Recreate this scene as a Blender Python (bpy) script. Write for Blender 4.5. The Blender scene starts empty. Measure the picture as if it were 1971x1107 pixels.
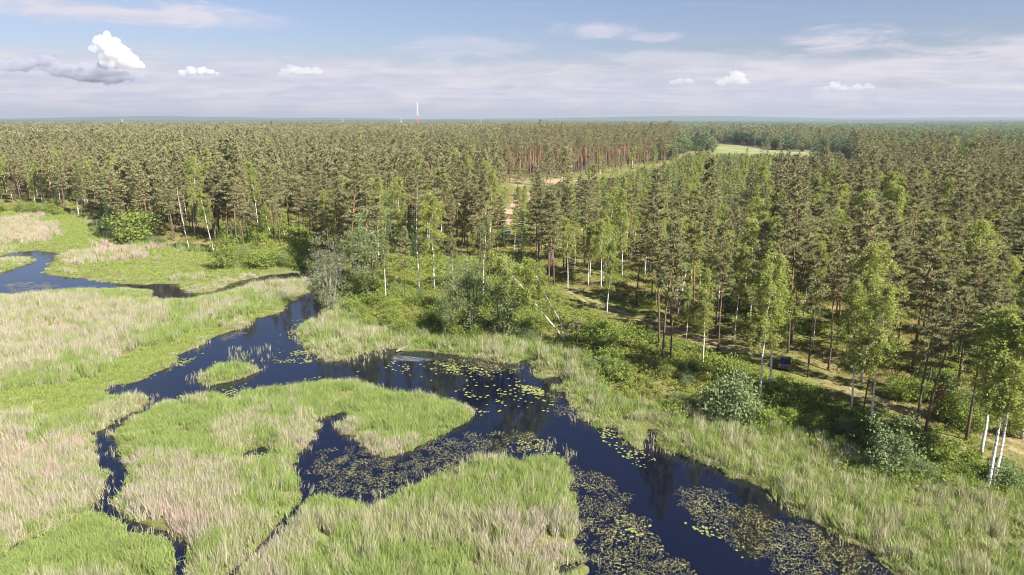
import bpy, math, random
import numpy as np
from mathutils import Vector, Matrix

R = math.radians
rng = np.random.default_rng(7)
random.seed(7)
scene = bpy.context.scene
COL = scene.collection

# ---------------------------------------------------------------- camera
CAM_H = 36.0
PITCH = 13.4
FPX = 1356.0            # focal length in pixels of the 1971 px wide photograph
cam_d = bpy.data.cameras.new('camera')
cam_d.sensor_width = 36.0
cam_d.lens = 36.0 * FPX / 1971.0
cam_d.clip_start = 1.0
cam_d.clip_end = 60000.0
cam = bpy.data.objects.new('camera', cam_d)
COL.objects.link(cam)
cam.location = (0, 0, CAM_H)
cam.rotation_euler = (R(90 - PITCH), 0, 0)
scene.camera = cam

# ---------------------------------------------------------------- light
SUN_EL = 41.0
SUN_H = Vector((0.74, -0.67, 0)).normalized()
sun_dir = Vector((SUN_H.x * math.cos(R(SUN_EL)), SUN_H.y * math.cos(R(SUN_EL)), math.sin(R(SUN_EL))))
sl = bpy.data.lights.new('sun', 'SUN')
sl.energy = 5.0
sl.angle = R(0.5)
sl.color = (1.0, 0.93, 0.82)
so = bpy.data.objects.new('sun', sl)
COL.objects.link(so)
so.rotation_euler = sun_dir.to_track_quat('Z', 'Y').to_euler()
so.location = (200, -100, 300)

vs = scene.view_settings
vs.view_transform = 'Standard'
vs.look = 'None'
vs.gamma = 1.0
vs.use_curve_mapping = False
vs.exposure = 1.66
cy = scene.cycles
cy.max_bounces = 5
cy.diffuse_bounces = 3
cy.glossy_bounces = 2
cy.transmission_bounces = 2
cy.transparent_max_bounces = 4
cy.volume_bounces = 3
cy.use_denoising = True
cy.denoiser = 'OPENIMAGEDENOISE'
cy.denoising_input_passes = 'RGB_ALBEDO_NORMAL'
cy.denoising_prefilter = 'ACCURATE'
cy.sample_clamp_indirect = 6.0
cy.filter_width = 1.05
cy.caustics_reflective = False
cy.caustics_refractive = False

# ---- node helpers
class NT:
    def __init__(s, tree):
        s.t = tree; s.n = tree.nodes; s.l = tree.links
    def new(s, typ, **kw):
        nd = s.n.new(typ)
        for k, v in kw.items():
            setattr(nd, k, v)
        return nd
    def put(s, sock, v):
        if isinstance(v, bpy.types.NodeSocket):
            s.l.new(v, sock)
        elif isinstance(v, bpy.types.Node):
            s.l.new(v.outputs[0], sock)
        else:
            sock.default_value = v
    def math(s, op, a, b=None, c=None, clamp=False):
        nd = s.new('ShaderNodeMath', operation=op, use_clamp=clamp)
        s.put(nd.inputs[0], a)
        if b is not None: s.put(nd.inputs[1], b)
        if c is not None: s.put(nd.inputs[2], c)
        return nd.outputs[0]
    def mix(s, f, a, b):
        nd = s.new('ShaderNodeMix', data_type='RGBA')
        s.put(nd.inputs[0], f)
        s.put(nd.inputs[6], a if not isinstance(a, tuple) else (*a[:3], 1))
        s.put(nd.inputs[7], b if not isinstance(b, tuple) else (*b[:3], 1))
        return nd.outputs[2]
    def noise(s, vec, scale, detail=4, rough=0.55, dist=0.0):
        nd = s.new('ShaderNodeTexNoise')
        if vec is not None: s.put(nd.inputs['Vector'], vec)
        nd.inputs['Scale'].default_value = scale
        nd.inputs['Detail'].default_value = detail
        nd.inputs['Roughness'].default_value = rough
        nd.inputs['Distortion'].default_value = dist
        return nd.outputs[0]
    def smooth(s, v, lo, hi, a=0.0, b=1.0):
        nd = s.new('ShaderNodeMapRange', interpolation_type='SMOOTHSTEP')
        s.put(nd.inputs[0], v)
        nd.inputs[1].default_value = lo; nd.inputs[2].default_value = hi
        nd.inputs[3].default_value = a; nd.inputs[4].default_value = b
        return nd.outputs[0]
    def comb(s, x, y, z):
        nd = s.new('ShaderNodeCombineXYZ')
        for i, v in enumerate((x, y, z)): s.put(nd.inputs[i], v)
        return nd.outputs[0]
    def scale(s, v, sc):
        nd = s.new('ShaderNodeMapping')
        s.put(nd.inputs[0], v)
        nd.inputs['Scale'].default_value = sc
        return nd.outputs[0]

# ---------------------------------------------------------------- world: nishita sky with high thin cloud
world = bpy.data.worlds.new('World')
scene.world = world
world.use_nodes = True
w = NT(world.node_tree)
w.n.clear()
out = w.new('ShaderNodeOutputWorld')
bg = w.new('ShaderNodeBackground')
sky = w.new('ShaderNodeTexSky', sky_type='NISHITA')
sky.sun_disc = False
sky.sun_elevation = R(SUN_EL)
sky.sun_rotation = math.atan2(SUN_H.x, SUN_H.y)
sky.altitude = 50
sky.air_density = 1.0
sky.dust_density = 1.3
sky.ozone_density = 1.6
SKY = 0.05
tc = w.new('ShaderNodeTexCoord')
sep = w.new('ShaderNodeSeparateXYZ'); w.l.new(tc.outputs['Generated'], sep.inputs[0])
X, Y, Z = sep.outputs
Zc = w.math('MAXIMUM', Z, 0.0)
den = w.math('ADD', Zc, 0.055)
px_ = w.math('DIVIDE', X, den); py_ = w.math('DIVIDE', Y, den)
pl = w.comb(px_, py_, 0.0)
# broad veil of altostratus towards the horizon, broken in flat bands
az = w.math('ARCTAN2', X, Y)
el = w.math('ARCSINE', Z)
n1a = w.noise(w.scale(pl, (0.42, 0.40, 1)), 1.0, 7, 0.58, 0.6)
n1b = w.noise(w.comb(w.math('MULTIPLY', az, 7.0), w.math('MULTIPLY', el, 34.0), 3.0), 1.3, 8, 0.6, 0.9)
n1 = w.math('ADD', w.math('MULTIPLY', n1a, 0.45), w.math('MULTIPLY', n1b, 0.55))
low = w.smooth(Z, 0.03, 0.115, 1.0, 0.0)
veil = w.smooth(w.math('ADD', n1, w.math('MULTIPLY', low, 0.42)), 0.56, 0.86)
# cirrus wisps higher up
n2 = w.noise(w.scale(pl, (0.55, 1.5, 1)), 0.9, 8, 0.62, 1.4)
cir = w.math('MULTIPLY', w.smooth(n2, 0.56, 0.82), 0.50)
# named soft cloud banks: azimuth, elevation, half widths (degrees), strength
wn = w.noise(w.comb(w.math('MULTIPLY', az, 5.0), w.math('MULTIPLY', el, 26.0), 0.0), 1.5, 7, 0.62, 0.7)
def px_dir(px, py):
    u = (px - 985.5) / FPX; v = (553.5 - py) / FPX
    c, s_ = math.cos(R(PITCH)), math.sin(R(PITCH))
    d = Vector((u, c + v * s_, -s_ + v * c)).normalized()
    return math.degrees(math.atan2(d.x, d.y)), math.degrees(math.asin(d.z))
banks = [(230, 22, 260, 28, .95), (480, 42, 90, 16, .6), (1600, 80, 110, 26, .9), (1590, 125, 330, 28, .7), (1880, 108, 150, 34, .95),
         (900, 92, 170, 22, .55), (1080, 135, 330, 26, .55), (1150, 58, 90, 20, .7), (1255, 70, 60, 12, .6), (1330, 120, 160, 24, .6), (480, 185, 190, 16, .45)]
bank = None
for (bx, by, rx, ry, st) in banks:
    a0, e0 = px_dir(bx, by)
    da = w.math('DIVIDE', w.math('SUBTRACT', az, R(a0)), rx / FPX)
    de = w.math('DIVIDE', w.math('SUBTRACT', el, R(e0)), ry / FPX)
    r2 = w.math('ADD', w.math('MULTIPLY', da, da), w.math('MULTIPLY', de, de))
    m = w.math('SUBTRACT', w.math('ADD', 1.0, w.math('MULTIPLY', w.math('SUBTRACT', wn, 0.5), 4.2)), r2)
    m = w.math('MULTIPLY', w.smooth(m, -0.1, 1.1), st)
    bank = m if bank is None else w.math('MAXIMUM', bank, m)
cl = w.math('MAXIMUM', w.math('MAXIMUM', veil, cir), bank)
cl = w.math('MULTIPLY', cl, w.smooth(Z, -0.02, 0.03))
shade = w.math('ADD', w.math('MULTIPLY', w.noise(w.scale(pl, (0.8, 1.6, 1)), 1.0, 5), 0.4), w.math('MULTIPLY', w.noise(w.comb(w.math('MULTIPLY', az, 9.0), w.math('MULTIPLY', el, 48.0), 7.0), 1.2, 7, 0.6, 0.8), 0.6))
cc = w.mix(w.smooth(w.math('ADD', shade, w.math('MULTIPLY', bank, 0.12)), 0.35, 0.68), (0.185, 0.192, 0.240), (0.255, 0.243, 0.266))
lowc = w.smooth(Z, 0.0, 0.10, 1.0, 0.0)
skyc = w.new('ShaderNodeMix', data_type='RGBA', blend_type='MULTIPLY')
skyc.inputs[0].default_value = 1.0
w.l.new(sky.outputs[0], skyc.inputs[6]); skyc.inputs[7].default_value = (SKY * 0.76, SKY * 0.71, SKY * 0.82, 1)
final = w.mix(w.math('MULTIPLY', cl, 0.93), skyc.outputs[2], cc)
w.l.new(final, bg.inputs[0]); bg.inputs[1].default_value = 1.0
w.l.new(bg.outputs[0], out.inputs[0])

# ---------------------------------------------------------------- pixel <-> ground
cP, sP = math.cos(R(PITCH)), math.sin(R(PITCH))
def p2g(px, py, z=0.0):
    px = np.asarray(px, float); py = np.asarray(py, float)
    u = (px - 985.5) / FPX; v = (553.5 - py) / FPX
    dy = cP + v * sP; dz = -sP + v * cP
    t = (z - CAM_H) / dz
    return u * t, dy * t
def g2p(x, y, z=0.0):
    x = np.asarray(x, float); y = np.asarray(y, float)
    dz = z - CAM_H
    f = y * cP - dz * sP
    f = np.where(f < 0.1, 0.1, f)
    up = y * sP + dz * cP
    return 985.5 + FPX * x / f, 553.5 - FPX * up / f
def gpoly(pts):
    a = np.array(pts, float)
    x, y = p2g(a[:, 0], a[:, 1])
    return np.stack([x, y], 1)
def pip(x, y, poly):
    poly = np.asarray(poly, float)
    ins = np.zeros(x.shape, bool)
    n = len(poly); j = n - 1
    for i in range(n):
        xi, yi = poly[i]; xj, yj = poly[j]
        if yi != yj:
            c = ((yi > y) != (yj > y)) & (x < (xj - xi) * (y - yi) / (yj - yi) + xi)
            ins ^= c
        j = i
    return ins
def pdist(x, y, poly, closed=True):
    poly = np.asarray(poly, float)
    d = np.full(x.shape, 1e9)
    n = len(poly)
    for i in range(n if closed else n - 1):
        ax, ay = poly[i]; bx, by = poly[(i + 1) % n]
        ex, ey = bx - ax, by - ay
        l2 = ex * ex + ey * ey + 1e-9
        t = np.clip(((x - ax) * ex + (y - ay) * ey) / l2, 0, 1)
        d = np.minimum(d, (x - ax - t * ex) ** 2 + (y - ay - t * ey) ** 2)
    return np.sqrt(d)
def sdist(x, y, poly):
    d = pdist(x, y, poly)
    return np.where(pip(x, y, poly), d, -d)
def _h(ix, iy, s):
    v = np.sin(ix * 127.1 + iy * 311.7 + s * 74.7) * 43758.5453
    return v - np.floor(v)
def vnoise(x, y, s=0):
    ix = np.floor(x); iy = np.floor(y); fx = x - ix; fy = y - iy
    fx = fx * fx * (3 - 2 * fx); fy = fy * fy * (3 - 2 * fy)
    a = _h(ix, iy, s); b = _h(ix + 1, iy, s); c = _h(ix, iy + 1, s); d = _h(ix + 1, iy + 1, s)
    return (a * (1 - fx) + b * fx) * (1 - fy) + (c * (1 - fx) + d * fx) * fy
def fbm(x, y, s=0, o=3):
    r = 0; a = 0.5; t = 0
    for k in range(o):
        r = r + a * vnoise(x * 2 ** k, y * 2 ** k, s + k * 3); t += a; a *= 0.5
    return r / t
def sst(a, b, v):
    t = np.clip((v - a) / (b - a), 0, 1); return t * t * (3 - 2 * t)

# ---------------------------------------------------------------- layout, traced on the ground
W_UP = [(-260, 520), (-120, 498), (0, 494), (34, 485), (65, 483), (111, 487), (99, 506), (82, 518), (81, 526), (103, 531), (137, 535), (192, 542), (237, 546), (275, 548),
        (343, 546), (350, 552), (357, 562), (374, 565), (395, 563), (429, 555), (446, 546), (480, 536), (515, 530), (597, 523), (612, 530), (600, 534), (532, 540), (487, 547), (450, 558), (412, 569),
        (360, 579), (309, 579), (295, 574), (288, 560), (240, 556), (192, 558), (120, 560), (86, 563), (27, 571), (0, 566), (-120, 575), (-260, 580)]
I_UP = [(-260, 530), (-100, 512), (0, 499), (40, 495), (65, 498), (62, 506), (34, 516), (0, 526), (-100, 540), (-260, 548)]
W_MAIN = [(604, 558), (583, 566), (563, 580), (546, 591), (546, 599), (498, 613), (463, 631), (400, 652), (395, 661), (343, 684), (336, 698), (316, 712), (278, 725), (271, 734), (209, 745),
          (202, 755), (222, 766), (261, 766), (285, 768), (299, 779), (316, 775), (343, 777), (364, 772), (395, 765), (436, 764), (446, 774), (452, 767), (491, 756), (528, 749), (577, 746), (604, 740),
          (640, 736), (691, 741), (753, 755), (805, 763), (880, 779), (904, 790), (915, 799), (904, 808), (863, 828), (838, 840), (804, 857), (757, 876), (717, 877), (704, 864), (690, 854), (684, 842),
          (653, 832), (655, 819), (673, 804), (670, 795), (640, 800), (611, 803), (611, 824), (599, 834), (598, 847), (586, 860), (566, 894), (559, 901), (569, 927), (591, 959), (636, 962), (673, 974),
          (710, 978), (717, 994), (726, 978), (771, 966), (781, 952), (827, 927), (871, 911), (918, 894), (941, 890), (1003, 893), (1008, 906), (1015, 890), (1060, 886), (1095, 905), (1100, 940),
          (1109, 974), (1115, 1010), (1112, 1050), (1125, 1075), (1138, 1107), (1170, 1200), (1230, 1400), (2050, 1400), (1900, 1210), (1726, 1107), (1698, 1087), (1668, 1060), (1603, 1029),
          (1552, 998), (1491, 961), (1426, 927), (1402, 917), (1368, 896), (1310, 880), (1278, 872), (1262, 862), (1233, 867), (1206, 857), (1189, 840), (1189, 820), (1203, 806), (1162, 820),
          (1120, 809), (1117, 799), (1119, 782), (1103, 785), (1079, 758), (1059, 748), (1086, 741), (1083, 727), (1035, 727), (1028, 713), (1014, 690), (1004, 700), (959, 700), (925, 693), (887, 682),
          (825, 677), (746, 672), (736, 674), (674, 686), (640, 696), (597, 680), (580, 656), (566, 640), (590, 622), (617, 610), (620, 590), (614, 566)]
I_REED = [(376, 737), (400, 714), (415, 705), (470, 706), (503, 712), (480, 722), (440, 735), (400, 743)]
P_SMALL = [(462, 888), (480, 865), (492, 855), (512, 858), (522, 872), (519, 886), (495, 890)]
P_EDGE = [(1062, 1107), (1080, 1090), (1105, 1078), (1112, 1086), (1100, 1100), (1085, 1120)]
STREAMS = [([(299, 777), (278, 792), (241, 807), (218, 824), (196, 838)], 0.95),
           ([(192, 836), (201, 850), (208, 877), (219, 901), (231, 914), (221, 937), (211, 958), (194, 978)], 1.1),
           ([(194, 978), (161, 991), (100, 1025), (33, 1051), (0, 1071), (-150, 1120)], 0.42),
           ([(205, 984), (248, 1011), (291, 1026), (315, 1031), (335, 1041), (352, 1061), (348, 1085), (342, 1140)], 0.6),
           ([(591, 957), (556, 998), (522, 1045), (475, 1085), (450, 1107), (400, 1160)], 0.62),
           ([(1256, 868), (1254, 850), (1257, 832)], 0.9)]
TOE = [(-900, 380), (-300, 398), (0, 404), (150, 416), (205, 462), (330, 478), (420, 492), (500, 510), (600, 519), (628, 560), (645, 600), (700, 640), (760, 655), (850, 664), (960, 666), (1060, 676),
       (1105, 700), (1130, 740), (1160, 785), (1250, 806), (1330, 816), (1480, 848), (1580, 868), (1650, 915), (1750, 948), (1850, 962), (1971, 970), (2400, 1010)]
g_up, g_iup, g_main, g_ireed = gpoly(W_UP), gpoly(I_UP), gpoly(W_MAIN), gpoly(I_REED)
g_small, g_edge = gpoly(P_SMALL), gpoly(P_EDGE)
g_str = [(gpoly(p), hw) for p, hw in STREAMS]
g_toe = np.vstack([gpoly(TOE), [[400, 30], [30000, 30], [30000, 30000], [-30000, 30000], [-30000, 500]]])
PATH = gpoly([(1100, 585), (1130, 605), (1180, 625), (1240, 645), (1330, 680), (1430, 717), (1500, 741), (1560, 762), (1650, 793), (1750, 828), (1850, 862), (1971, 905), (2200, 990)])
ROAD = gpoly([(1500, 470), (1250, 462), (1080, 455), (985, 449), (900, 408), (860, 398), (760, 405)])
ROAD2 = gpoly([(985, 450), (985, 425), (1010, 390), (1060, 362), (1100, 350), (1240, 327)])
CLEAR = gpoly([(975, 348), (1090, 346), (1160, 337), (1235, 320), (1250, 326), (1190, 345), (1120, 362), (1030, 385), (985, 375)])

def water_sd(x, y):
    s = np.maximum(sdist(x, y, g_up), sdist(x, y, g_main))
    s = np.minimum(s, -sdist(x, y, g_iup))
    s = np.minimum(s, -sdist(x, y, g_ireed))
    s = np.maximum(s, np.maximum(sdist(x, y, g_small), sdist(x, y, g_edge)))
    s = s + 1.1 * (fbm(x * 0.8, y * 0.8, 3) - 0.5) + 1.6 * (fbm(x * 0.28, y * 0.28, 13) - 0.5)
    for p, hw in g_str:
        s = np.maximum(s, hw + 0.35 * (vnoise(x * 1.1, y * 1.1, 9) - 0.5) - pdist(x, y, p, False))
    return s

# rectilinear terrain grid, fine where the marsh is
def axis(parts):
    a = []
    for lo, hi, st in parts:
        a.append(np.arange(lo, hi, st))
    return np.concatenate(a)
gx = np.concatenate([-np.geomspace(30000, 190, 22)[:-1], axis([(-190, -75, 1.0), (-75, 75, 0.33), (75, 190, 1.2)]), np.geomspace(190, 30000, 22)])
gy = np.concatenate([[-400, -100, 0, 20], axis([(30, 44, 1.0), (44, 100, 0.33), (100, 150, 0.5), (150, 260, 1.0), (260, 420, 4.0)]), np.geomspace(420, 30000, 40)])
GX, GY = np.meshgrid(gx, gy)
fx, fy = GX.ravel(), GY.ravel()
core = (np.abs(fx) < 195) & (fy > 25) & (fy < 265)
SDW = np.full(fx.shape, -50.0)
SDW[core] = water_sd(fx[core], fy[core])
SDF = np.full(fx.shape, 50.0)
near = (fy < 600) & (np.abs(fx) < 900)
SDF[near] = sdist(fx[near], fy[near], g_toe)
SDF[~near] = np.where(pip(fx[~near], fy[~near], g_toe), 60, -60)
def upland(sdf, x, y):
    return 2.3 * sst(-0.5, 9.0, sdf) + sst(2, 20, sdf) * (1.6 * (fbm(x / 23.0, y / 23.0, 5) - 0.45) + 0.5 * (vnoise(x / 5, y / 5, 6) - 0.5))
HZ = np.clip(-0.55 * SDW, -0.7, 0.16) + np.where(SDW < -0.3, 0.10 * (fbm(fx * 0.5, fy * 0.5, 1) - 0.4), 0)
HZ = HZ + upland(SDF, fx, fy) * np.where(SDW > 0, 0.15, 1.0)
far_r = np.hypot(fx, fy)
HZ = HZ + 9.0 * sst(1500, 9000, far_r) * (fbm(fx / 1800.0, fy / 1800.0, 12) - 0.35)
HG = HZ.reshape(GX.shape); SDWG = SDW.reshape(GX.shape); SDFG = SDF.reshape(GX.shape)
def bil(G, x, y):
    x = np.asarray(x, float); y = np.asarray(y, float)
    i = np.clip(np.searchsorted(gx, x) - 1, 0, len(gx) - 2); j = np.clip(np.searchsorted(gy, y) - 1, 0, len(gy) - 2)
    tx = np.clip((x - gx[i]) / (gx[i + 1] - gx[i]), 0, 1); ty = np.clip((y - gy[j]) / (gy[j + 1] - gy[j]), 0, 1)
    return (G[j, i] * (1 - tx) + G[j, i + 1] * tx) * (1 - ty) + (G[j + 1, i] * (1 - tx) + G[j + 1, i + 1] * tx) * ty
def hgt(x, y): return bil(HG, x, y)
def at(px, py):
    z = 0.0
    for _ in range(6):
        x, y = p2g(px, py, z); z = float(hgt(x, y))
    return float(x), float(y), z

# ---------------------------------------------------------------- mesh helpers
def new_mesh(name, verts, faces, mats, midx=None, smooth=False):
    me = bpy.data.meshes.new(name)
    me.from_pydata([tuple(v) for v in verts], [], [tuple(f) for f in faces])
    for m in mats: me.materials.append(m)
    if midx is not None: me.polygons.foreach_set('material_index', np.asarray(midx, np.int32))
    if smooth: me.polygons.foreach_set('use_smooth', np.ones(len(me.polygons), bool))
    me.update()
    return me
class Geo:
    def __init__(s): s.v = []; s.f = []; s.m = []; s.n = 0
    def add(s, v, f, m=0):
        v = np.asarray(v, float).reshape(-1, 3)
        s.v.append(v); s.f.extend([tuple(int(i) + s.n for i in q) for q in f]); s.m.extend([m] * len(f)); s.n += len(v)
    def tris(s, t, m=0):
        t = np.asarray(t, float).reshape(-1, 3, 3); k = len(t)
        if k: s.add(t.reshape(-1, 3), np.arange(3 * k).reshape(-1, 3), m)
    def tube(s, pts, rad, n=6, m=0, cap=True):
        pts = [np.asarray(p, float) for p in pts]
        V = []; F = []
        for i, p in enumerate(pts):
            d = pts[min(i + 1, len(pts) - 1)] - pts[max(i - 1, 0)]
            d = d / (np.linalg.norm(d) + 1e-9)
            a = np.array([1, 0, 0]) if abs(d[0]) < 0.8 else np.array([0, 1, 0])
            u = np.cross(d, a); u /= np.linalg.norm(u); vv = np.cross(d, u)
            for k in range(n):
                t = 2 * math.pi * k / n
                V.append(p + rad[i] * (math.cos(t) * u + math.sin(t) * vv))
        for i in range(len(pts) - 1):
            for k in range(n):
                F.append((i * n + k, i * n + (k + 1) % n, (i + 1) * n + (k + 1) % n, (i + 1) * n + k))
        if cap:
            F.append(tuple(range((len(pts) - 1) * n, len(pts) * n))); F.append(tuple(range(n - 1, -1, -1)))
        s.add(V, F, m)
    def box(s, c, h, m=0, top=(1, 1)):
        c = np.array(c, float)
        V = [c + np.array([sx * h[0] * (top[0] if sz > 0 else 1), sy * h[1] * (top[1] if sz > 0 else 1), sz * h[2]]) for sz in (-1, 1) for sy in (-1, 1) for sx in (-1, 1)]
        s.add(V, [(0, 2, 3, 1), (4, 5, 7, 6), (0, 1, 5, 4), (2, 6, 7, 3), (0, 4, 6, 2), (1, 3, 7, 5)], m)
    def verts(s): return np.concatenate(s.v) if s.v else np.zeros((0, 3))
    def mesh(s, name, mats, smooth=False): return new_mesh(name, s.verts(), s.f, mats, s.m, smooth)
def join_mesh(name, geos, mats, smooth=False):
    g = Geo()
    for i, q in enumerate(geos):
        g.v.append(q.verts()); g.f.extend([tuple(a + g.n for a in f) for f in q.f]); g.m.extend([i if not mm else 2 for mm in q.m]); g.n += q.n
    return g.mesh(name, mats, smooth)
def link(o, label=None, cat=None, group=None, kind=None, parent=None):
    COL.objects.link(o)
    if label: o['label'] = label
    if cat: o['category'] = cat
    if group: o['group'] = group
    if kind: o['kind'] = kind
    if parent is not None: o.parent = parent
    return o
def mobj(name, me, **kw): return link(bpy.data.objects.new(name, me), **kw)
def thing(name, label, cat, loc, rot=(0, 0, 0), scale=1.0, group=None, parts=()):
    o = link(bpy.data.objects.new(name, None), label, cat, group)
    o.empty_display_size = 0.3
    o.location = loc; o.rotation_euler = rot
    o.scale = (scale,) * 3 if np.isscalar(scale) else scale
    for pn, me in parts: mobj(pn, me, parent=o)
    return o

# ---------------------------------------------------------------- materials
def mat(name):
    m = bpy.data.materials.new(name); m.use_nodes = True
    t = NT(m.node_tree); t.n.clear()
    o = t.new('ShaderNodeOutputMaterial')
    return m, t, o
def bsdf(t, o, col, rough=0.85, spec=0.2):
    b = t.new('ShaderNodeBsdfPrincipled')
    t.put(b.inputs['Base Color'], col if not isinstance(col, tuple) else (*col[:3], 1))
    b.inputs['Roughness'].default_value = rough
    b.inputs['Specular IOR Level'].default_value = spec
    t.l.new(b.outputs[0], o.inputs[0])
    return b
def leaf_mat(name, cols, trans=0.35, tcol=None, isl=0.5):
    """cols: three colours mixed per plant (object random) and per leaf (island random)"""
    m, t, o = mat(name)
    oi = t.new('ShaderNodeObjectInfo'); ge = t.new('ShaderNodeNewGeometry')
    a = t.mix(oi.outputs['Random'], cols[0], cols[1])
    f = t.math('MULTIPLY', ge.outputs['Random Per Island'], isl)
    c = t.mix(f, a, cols[2])
    d = t.new('ShaderNodeBsdfDiffuse'); t.put(d.inputs[0], c)
    tr = t.new('ShaderNodeBsdfTranslucent')
    hs = t.new('ShaderNodeHueSaturation'); t.put(hs.inputs['Color'], c); hs.inputs['Value'].default_value = 1.25; hs.inputs['Saturation'].default_value = 1.1
    t.put(tr.inputs[0], hs.outputs[0])
    mx = t.new('ShaderNodeMixShader'); mx.inputs[0].default_value = trans
    t.l.new(d.outputs[0], mx.inputs[1]); t.l.new(tr.outputs[0], mx.inputs[2])
    t.l.new(mx.outputs[0], o.inputs[0])
    return m
M = {}
M['needles'] = leaf_mat('pine_needles', [(0.225, 0.215, 0.11), (0.19, 0.215, 0.098), (0.34, 0.325, 0.185)], 0.30, isl=0.6)
M['needles_far'] = leaf_mat('pine_needles_far', [(0.2, 0.196, 0.1), (0.175, 0.2, 0.09), (0.33, 0.3, 0.175)], 0.22, isl=0.6)
M['spruce'] = leaf_mat('spruce_needles', [(0.046, 0.081, 0.034), (0.058, 0.098, 0.039), (0.091, 0.13, 0.052)], 0.15)
M['birch_leaf'] = leaf_mat('birch_leaves', [(0.215, 0.265, 0.07), (0.275, 0.31, 0.092), (0.35, 0.36, 0.14)], 0.42)
M['birch_dull'] = leaf_mat('birch_leaves_dull', [(0.15, 0.185, 0.065), (0.175, 0.2, 0.075), (0.24, 0.25, 0.12)], 0.38)
M['alder'] = leaf_mat('alder_leaves', [(0.13, 0.175, 0.075), (0.165, 0.205, 0.088), (0.25, 0.275, 0.14)], 0.32)
M['far_broad'] = leaf_mat('distant_leaves', [(0.04, 0.078, 0.045), (0.17, 0.22, 0.095), (0.15, 0.19, 0.09)], 0.3)
M['willow'] = leaf_mat('willow_leaves', [(0.143, 0.165, 0.094), (0.165, 0.182, 0.11), (0.22, 0.226, 0.154)], 0.3)
M['shrub'] = leaf_mat('shrub_leaves', [(0.15, 0.215, 0.05), (0.2, 0.255, 0.062), (0.29, 0.31, 0.1)], 0.38)
M['shrub_pale'] = leaf_mat('pale_shrub_leaves', [(0.14, 0.195, 0.085), (0.165, 0.22, 0.1), (0.24, 0.28, 0.15)], 0.35)
M['floor_plant'] = leaf_mat('undergrowth_leaves', [(0.165, 0.225, 0.05), (0.24, 0.26, 0.068), (0.28, 0.285, 0.09)], 0.35)
M['moss_plant'] = leaf_mat('dwarf_shrub_leaves', [(0.155, 0.16, 0.045), (0.24, 0.2, 0.075), (0.24, 0.215, 0.085)], 0.3)
M['brown'] = leaf_mat('dead_needles', [(0.16, 0.085, 0.045), (0.18, 0.10, 0.05), (0.22, 0.13, 0.07)], 0.2)
M['reed_green'] = leaf_mat('reed_green', [(0.175, 0.27, 0.062), (0.225, 0.305, 0.082), (0.33, 0.35, 0.17)], 0.35, isl=0.75)
M['reed_mix'] = leaf_mat('reed_mixed', [(0.2, 0.255, 0.09), (0.265, 0.29, 0.135), (0.46, 0.42, 0.31)], 0.32, isl=0.9)
M['reed_pale'] = leaf_mat('reed_pale', [(0.265, 0.265, 0.17), (0.325, 0.305, 0.22), (0.47, 0.42, 0.345)], 0.3, isl=0.9)
M['reed_pink'] = leaf_mat('reed_dry', [(0.33, 0.275, 0.205), (0.37, 0.3, 0.24), (0.49, 0.405, 0.35)], 0.3, isl=0.8)
M['sedge'] = leaf_mat('sedge', [(0.175, 0.265, 0.055), (0.225, 0.285, 0.075), (0.32, 0.33, 0.14)], 0.35, isl=0.6)
M['bank_grass'] = leaf_mat('bank_grass', [(0.165, 0.245, 0.066), (0.215, 0.275, 0.085), (0.4, 0.375, 0.2)], 0.35, isl=0.8)
M['pad'] = leaf_mat('lily_pad_leaf', [(0.13, 0.165, 0.042), (0.175, 0.2, 0.055), (0.26, 0.265, 0.11)], 0.05, isl=0.7)
M['fleck'] = leaf_mat('floating_leaf', [(0.19, 0.19, 0.06), (0.24, 0.235, 0.08), (0.36, 0.34, 0.16)], 0.05, isl=0.9)

def bark_mat(name, low, high, z0, z1, nscale=(6, 6, 1.2)):
    m, t, o = mat(name)
    tcn = t.new('ShaderNodeTexCoord'); sp = t.new('ShaderNodeSeparateXYZ'); t.l.new(tcn.outputs['Object'], sp.inputs[0])
    n = t.noise(t.scale(tcn.outputs['Object'], nscale), 1.5, 4, 0.6)
    f = t.smooth(t.math('ADD', sp.outputs[2], t.math('MULTIPLY', t.math('SUBTRACT', n, 0.5), 5.0)), z0, z1)
    c = t.mix(f, low, high)
    c2 = t.mix(t.smooth(n, 0.3, 0.7), tuple(x * 0.6 for x in low), c)
    bsdf(t, o, c2, 0.9, 0.1)
    return m
M['pine_bark'] = bark_mat('pine_bark', (0.135, 0.100, 0.080), (0.36, 0.195, 0.108), 4.0, 11.0)
M['grey_bark'] = bark_mat('grey_bark', (0.12, 0.105, 0.09), (0.20, 0.175, 0.15), 1.0, 6.0)
M['twig'] = bark_mat('pale_twigs', (0.24, 0.22, 0.18), (0.34, 0.32, 0.27), 1.0, 6.0)
M['branch'] = bark_mat('birch_branch', (0.16, 0.135, 0.115), (0.26, 0.23, 0.20), 4.0, 16.0)
M['log'] = bark_mat('weathered_log', (0.34, 0.29, 0.23), (0.45, 0.39, 0.32), 0.0, 3.0)
m, t, o = mat('birch_bark')
tcn = t.new('ShaderNodeTexCoord'); sp = t.new('ShaderNodeSeparateXYZ'); t.l.new(tcn.outputs['Object'], sp.inputs[0])
n = t.noise(t.scale(tcn.outputs['Object'], (2.2, 2.2, 5.5)), 1.0, 5, 0.65)
c = t.mix(t.smooth(n, 0.50, 0.64), (0.70, 0.675, 0.63), (0.075, 0.068, 0.062))
c = t.mix(t.smooth(t.math('ADD', sp.outputs[2], t.math('MULTIPLY', n, 1.5)), 0.7, 2.2, 0.75, 0.0), c, (0.14, 0.12, 0.10))
bsdf(t, o, c, 0.75, 0.2)
M['birch_bark'] = m

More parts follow.
